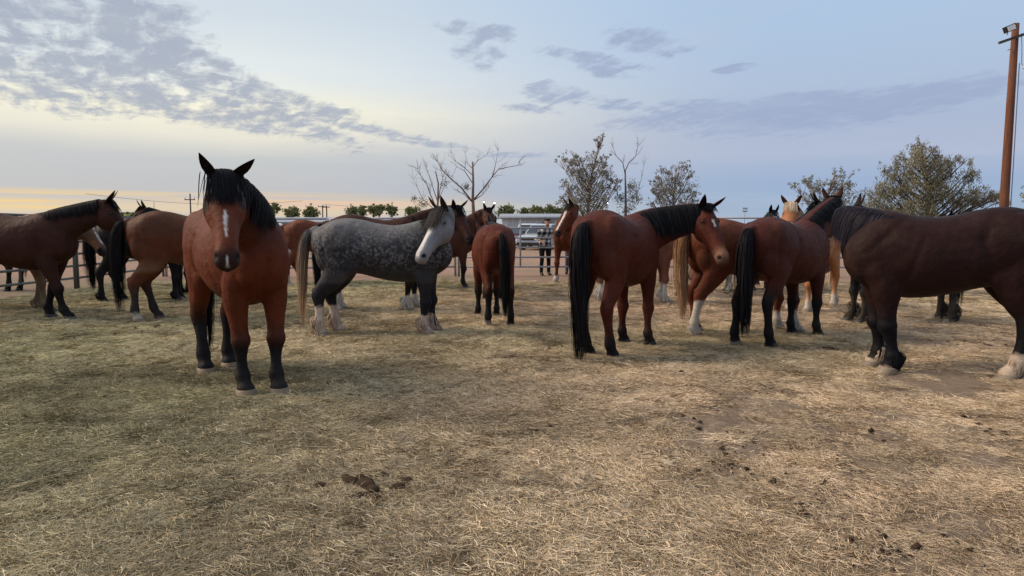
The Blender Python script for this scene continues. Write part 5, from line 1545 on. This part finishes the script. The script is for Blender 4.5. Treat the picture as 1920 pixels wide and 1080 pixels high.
def crown_tree(label, base, pts, clus, per, seed, r0=.16, leaf=.17, D=DT, bark=None, mat=None, droop=0, jitter=0.0, kind='gum_tree', extra=0, rtw=.02):
    rg = np.random.default_rng(seed + 50)
    tp = [(lx(x, base, D), tz(y, D)) for x, y in pts]
    cl = []
    for (x, y, r) in clus:
        R_ = r / FPX * D * 1.25
        cl.append((lx(x, base, D), tz(y, D), rg.normal(0, R_ * 1.0), R_))
        for _ in range(extra):
            cl.append((lx(x + rg.normal(0, r * .8), base, D), tz(y + rg.normal(0, r * .6), D), rg.normal(0, R_ * 1.4), R_ * .7))
    return tree(kind, label, Xc(base, D), D, tp, cl, mat or M_GUM, bark or M_BARK, leaf, per, droop, seed, r0, rtw, squash=1.0 if kind == 'gum_tree' else .85)
crown_tree('tall airy gum tree behind the bay with the raised head', 1101, [(1101, 427), (1101, 395), (1104, 365), (1108, 330), (1118, 290), (1121, 268)],
           [(1062, 298, 9), (1075, 303, 9), (1087, 300, 8), (1080, 318, 12), (1092, 325, 13), (1108, 302, 11), (1120, 300, 8), (1119, 264, 5), (1128, 260, 4), (1120, 274, 4), (1100, 345, 14), (1086, 345, 12), (1115, 325, 12), (1128, 318, 8), (1138, 335, 9), (1150, 338, 8), (1145, 352, 9), (1130, 360, 12),
            (1112, 362, 13), (1062, 350, 9), (1068, 368, 11), (1060, 380, 9), (1085, 375, 13), (1105, 385, 14), (1125, 382, 12), (1075, 390, 10)], 190, 11, .14, .14, extra=3)
crown_tree('rounded sparse gum tree above the black mane of the central bay', 1262, [(1262, 427), (1262, 395), (1260, 365), (1264, 340), (1270, 322)],
           [(1240, 320, 6), (1252, 326, 9), (1272, 315, 8), (1282, 313, 6), (1290, 328, 8), (1275, 335, 12), (1255, 345, 12), (1232, 340, 8), (1218, 342, 6), (1218, 354, 8), (1236, 360, 12), (1262, 362, 14), (1286, 352, 11), (1299, 358, 8), (1300, 374, 8), (1282, 378, 12), (1240, 380, 12), (1222, 380, 7), (1258, 392, 14), (1230, 395, 9), (1285, 392, 10)], 190, 12, .12, .14, extra=2)
crown_tree('medium gum tree behind the dark neck of the facing away bay', 1548, [(1548, 427), (1547, 395), (1548, 365), (1555, 340), (1560, 328)],
           [(1560, 326, 7), (1574, 329, 7), (1552, 340, 8), (1508, 340, 8), (1520, 345, 10), (1497, 350, 8), (1572, 346, 10), (1585, 344, 7), (1540, 356, 12), (1515, 362, 11), (1502, 372, 9), (1575, 365, 12), (1555, 374, 14), (1530, 380, 12), (1590, 374, 8), (1600, 385, 8), (1515, 392, 12), (1560, 392, 12), (1585, 392, 9)], 190, 13, .14, .14, extra=2)
crown_tree('wide drooping willowy tree behind the almost black horse, left of the wooden pole', 1740, [(1744, 427), (1742, 398), (1738, 370), (1728, 340), (1722, 305), (1718, 285)],
           [(1712, 283, 12), (1728, 288, 12), (1745, 295, 9), (1700, 300, 14), (1722, 305, 16), (1742, 310, 12), (1765, 302, 10), (1780, 310, 10), (1683, 305, 10), (1672, 318, 10), (1662, 330, 7), (1690, 325, 14), (1715, 330, 16), (1745, 330, 14), (1770, 325, 12), (1805, 325, 10), (1820, 330, 8),
            (1635, 365, 12), (1650, 358, 14), (1672, 352, 14), (1700, 352, 18), (1730, 355, 18), (1760, 350, 16), (1628, 378, 10), (1645, 385, 14), (1668, 380, 16), (1695, 382, 18), (1722, 385, 16), (1750, 375, 14), (1775, 372, 14), (1800, 362, 13), (1825, 362, 14), (1842, 366, 10), (1790, 380, 10), (1815, 378, 10), (1835, 380, 8),
            (1862, 368, 8), (1872, 374, 7), (1690, 400, 14), (1715, 402, 12), (1660, 400, 12)], 400, 14, .28, .18, D=52, bark=M_BARKD, mat=M_WILLOW, droop=.9, kind='willow_tree', extra=1)
crown_tree('small gum tree at the right edge beyond the wooden pole', 1925, [(1925, 427), (1925, 380), (1924, 350)], [(1915, 350, 8), (1925, 345, 9), (1935, 355, 9), (1912, 362, 6), (1925, 365, 8)], 90, 15, .14, .18, extra=1)
# small clipped round trees in a row far away
rnd = [(515, 393, 10, 'just right of the large bay head'), (549, 398, 11, 'above the white rump'), (585, 399, 11, 'left of the double poles'), (664, 398, 10, 'above the dapple grey croup, leftmost'), (682, 396, 9, 'above the dapple grey croup, second'), (702, 394, 9, 'above the dapple grey back, third'),
       (712, 392, 8, 'above the dapple grey back, tallest'), (735, 395, 9, 'above the dapple grey back, just left of the bare trees'), (775, 399, 11, 'beneath the slender bare tree'), (949, 399, 13, 'right of the lit lamp'), (986, 400, 10, 'left one of the pair above the shed'), (1004, 399, 11, 'right one of the pair above the shed'), (1032, 397, 10, 'above the man in plaid, left'), (1048, 398, 9, 'above the man in plaid, right')]
for i, (x, y, r, w) in enumerate(rnd):
    rg = np.random.default_rng(300 + i)
    D = 104 + rg.uniform(-6, 8)
    base = x
    R_ = r * 1.35 / FPX * D
    cl = []
    for _ in range(20):
        q = rg.normal(0, 1, 3); q /= np.linalg.norm(q)
        cl.append((q[0] * R_ * .62, tz(y, D) + q[2] * R_ * .5, q[1] * R_ * .6, R_ * .42))
    tree('round_tree', 'small round green tree ' + w, Xc(x, D), D, [(0, 0), (0, tz(y, D) - R_ * .5), (0, tz(y, D))], cl, M_ROUND, M_BARKD, .22, 260, 0, 400 + i, .14, .03, .9, 'row of small round trees beyond the sheds', 1)
# distant hedges and tree line that read as one mass
def treeline(label, x0, x1, D, h, seed, n):
    rg = np.random.default_rng(seed)
    X_ = rg.uniform(x0, x1, n); hh = h * (.55 + .45 * (vnoise(X_, X_ * 0, .12, seed) + .5))
    P = np.stack([X_, D + rg.normal(0, 2, n), hh * rg.random(n) ** .6], 1)
    u = rg.normal(0, 1, (n, 3)); u /= np.linalg.norm(u, axis=1)[:, None]; v = np.cross(u, rg.normal(0, 1, (n, 3))); v /= np.linalg.norm(v, axis=1)[:, None]
    s_ = .55
    V = np.stack([P - u * s_, P + v * s_ * .6, P + u * s_, P - v * s_ * .6], 1).reshape(-1, 3)
    o = mesh_np('tree_line', V, np.arange(n * 4).reshape(-1, 4), M_ROUND, None, False, np.repeat(np.stack([rg.random(n) * .6] * 3, 1), 4, axis=0))
    tag(o, label, 'trees', kind='stuff')
treeline('low dark hedge line on the horizon left of the large bay', -78, -63, 135, 4.3, 71, 5000)
treeline('faint low line of far trees along the whole horizon', -230, 260, 260, 3.6, 72, 16000)

# ================================================================ manure
M_DUNG, t, b = new_mat('manure', .9, .1)
tc = t.new('ShaderNodeTexCoord'); n = t.noise(tc.outputs['Object'], 30, 4, .6)
t.put(b.inputs['Base Color'], t.mix(n, (.020, .013, .008, 1), (.075, .048, .028, 1))); bump(t, b, n, .8, .01)
for i, (px, py, sz, w) in enumerate(((680, 920, .20, 'near the centre front, the biggest'), (632, 1000, .13, 'below the biggest one near the bottom edge'), (574, 985, .10, 'left of the one near the bottom edge'), (1232, 918, .05, 'right of the centre front, small'), (1545, 655, .12, 'between the feet of the facing away bay'))):
    rg = np.random.default_rng(600 + i)
    x, y = on_ground(px, py)
    so2 = Soup()
    for _ in range(16):
        a = rg.uniform(0, 6.28); d_ = sz * rg.random() ** .6
        so2.ell((math.cos(a) * d_ * 1.3, math.sin(a) * d_ * .9, sz * .16 * (1 - d_ / sz * .7) + .008), (sz * .24, sz * .19, sz * .16), [(math.cos(a), math.sin(a), .2), (-math.sin(a), math.cos(a), 0), (0, 0, 1)], 8)
    co, F4, ed = voxel_mesh(so2.V, so2.F, .009)
    co = smooth_np(co, ed, .4, 2, True) + np.random.default_rng(i).normal(0, .0012, co.shape)
    o = mesh_np('manure_pile', co, F4, M_DUNG, None, True); o.location = (x, y, float(ground_z(x, y)) - .004)
    tag(o, 'dark manure pile in the hay ' + w, 'manure', 'manure piles on the pen floor')

# crumbs of dung and damp clods trodden into the hay: too many to count
rg = np.random.default_rng(77)
nC = 7000
D_ = 2.4 * (17.5 / 2.4) ** rg.random(nC); U_ = rg.uniform(-.9, .9, nC)
cx_, cy_ = U_ * D_, D_
clus = vnoise(cx_, cy_, .8, 91) + vnoise(cx_, cy_, 2.4, 92) * .8 + np.clip(-cx_ / 20, -.15, .2)
kp_ = (clus > -.02) & (cx_ > FENCE_X + .2)
cx_, cy_ = cx_[kp_], cy_[kp_]; nC = len(cx_)
ico = bmesh_v = np.array([(1, 0, 0), (.31, .95, 0), (-.81, .59, 0), (-.81, -.59, 0), (.31, -.95, 0), (0, 0, 1), (0, 0, -.4)])
icf = np.array([(0, 1, 5), (1, 2, 5), (2, 3, 5), (3, 4, 5), (4, 0, 5), (1, 0, 6), (2, 1, 6), (3, 2, 6), (4, 3, 6), (0, 4, 6)])
sz_c = rg.gamma(2.0, .0042, nC) + .004
sz_c *= np.interp(cy_, [3, 16], [.9, 1.7])
Vc = ico[None] * (sz_c[:, None, None] * np.stack([rg.uniform(.8, 1.9, nC), rg.uniform(.7, 1.2, nC), rg.uniform(.45, .9, nC)], 1)[:, None, :]) * rg.uniform(.7, 1.3, (nC, 7, 1))
an = rg.uniform(0, 6.28, nC); ca_, sa_ = np.cos(an)[:, None], np.sin(an)[:, None]
Vc = np.stack([Vc[..., 0] * ca_ - Vc[..., 1] * sa_, Vc[..., 0] * sa_ + Vc[..., 1] * ca_, Vc[..., 2]], -1)
Vc += np.stack([cx_, cy_, ground_z(cx_, cy_) + .010], 1)[:, None, :]
Fc = (icf[None] + (np.arange(nC) * 7)[:, None, None]).reshape(-1, 3)
o = mesh_np('dirt_clods', Vc.reshape(-1, 3), Fc, M_DUNG, None, True)
tag(o, 'small dark crumbs of dung and earth trodden into the hay', 'dirt', kind='stuff')
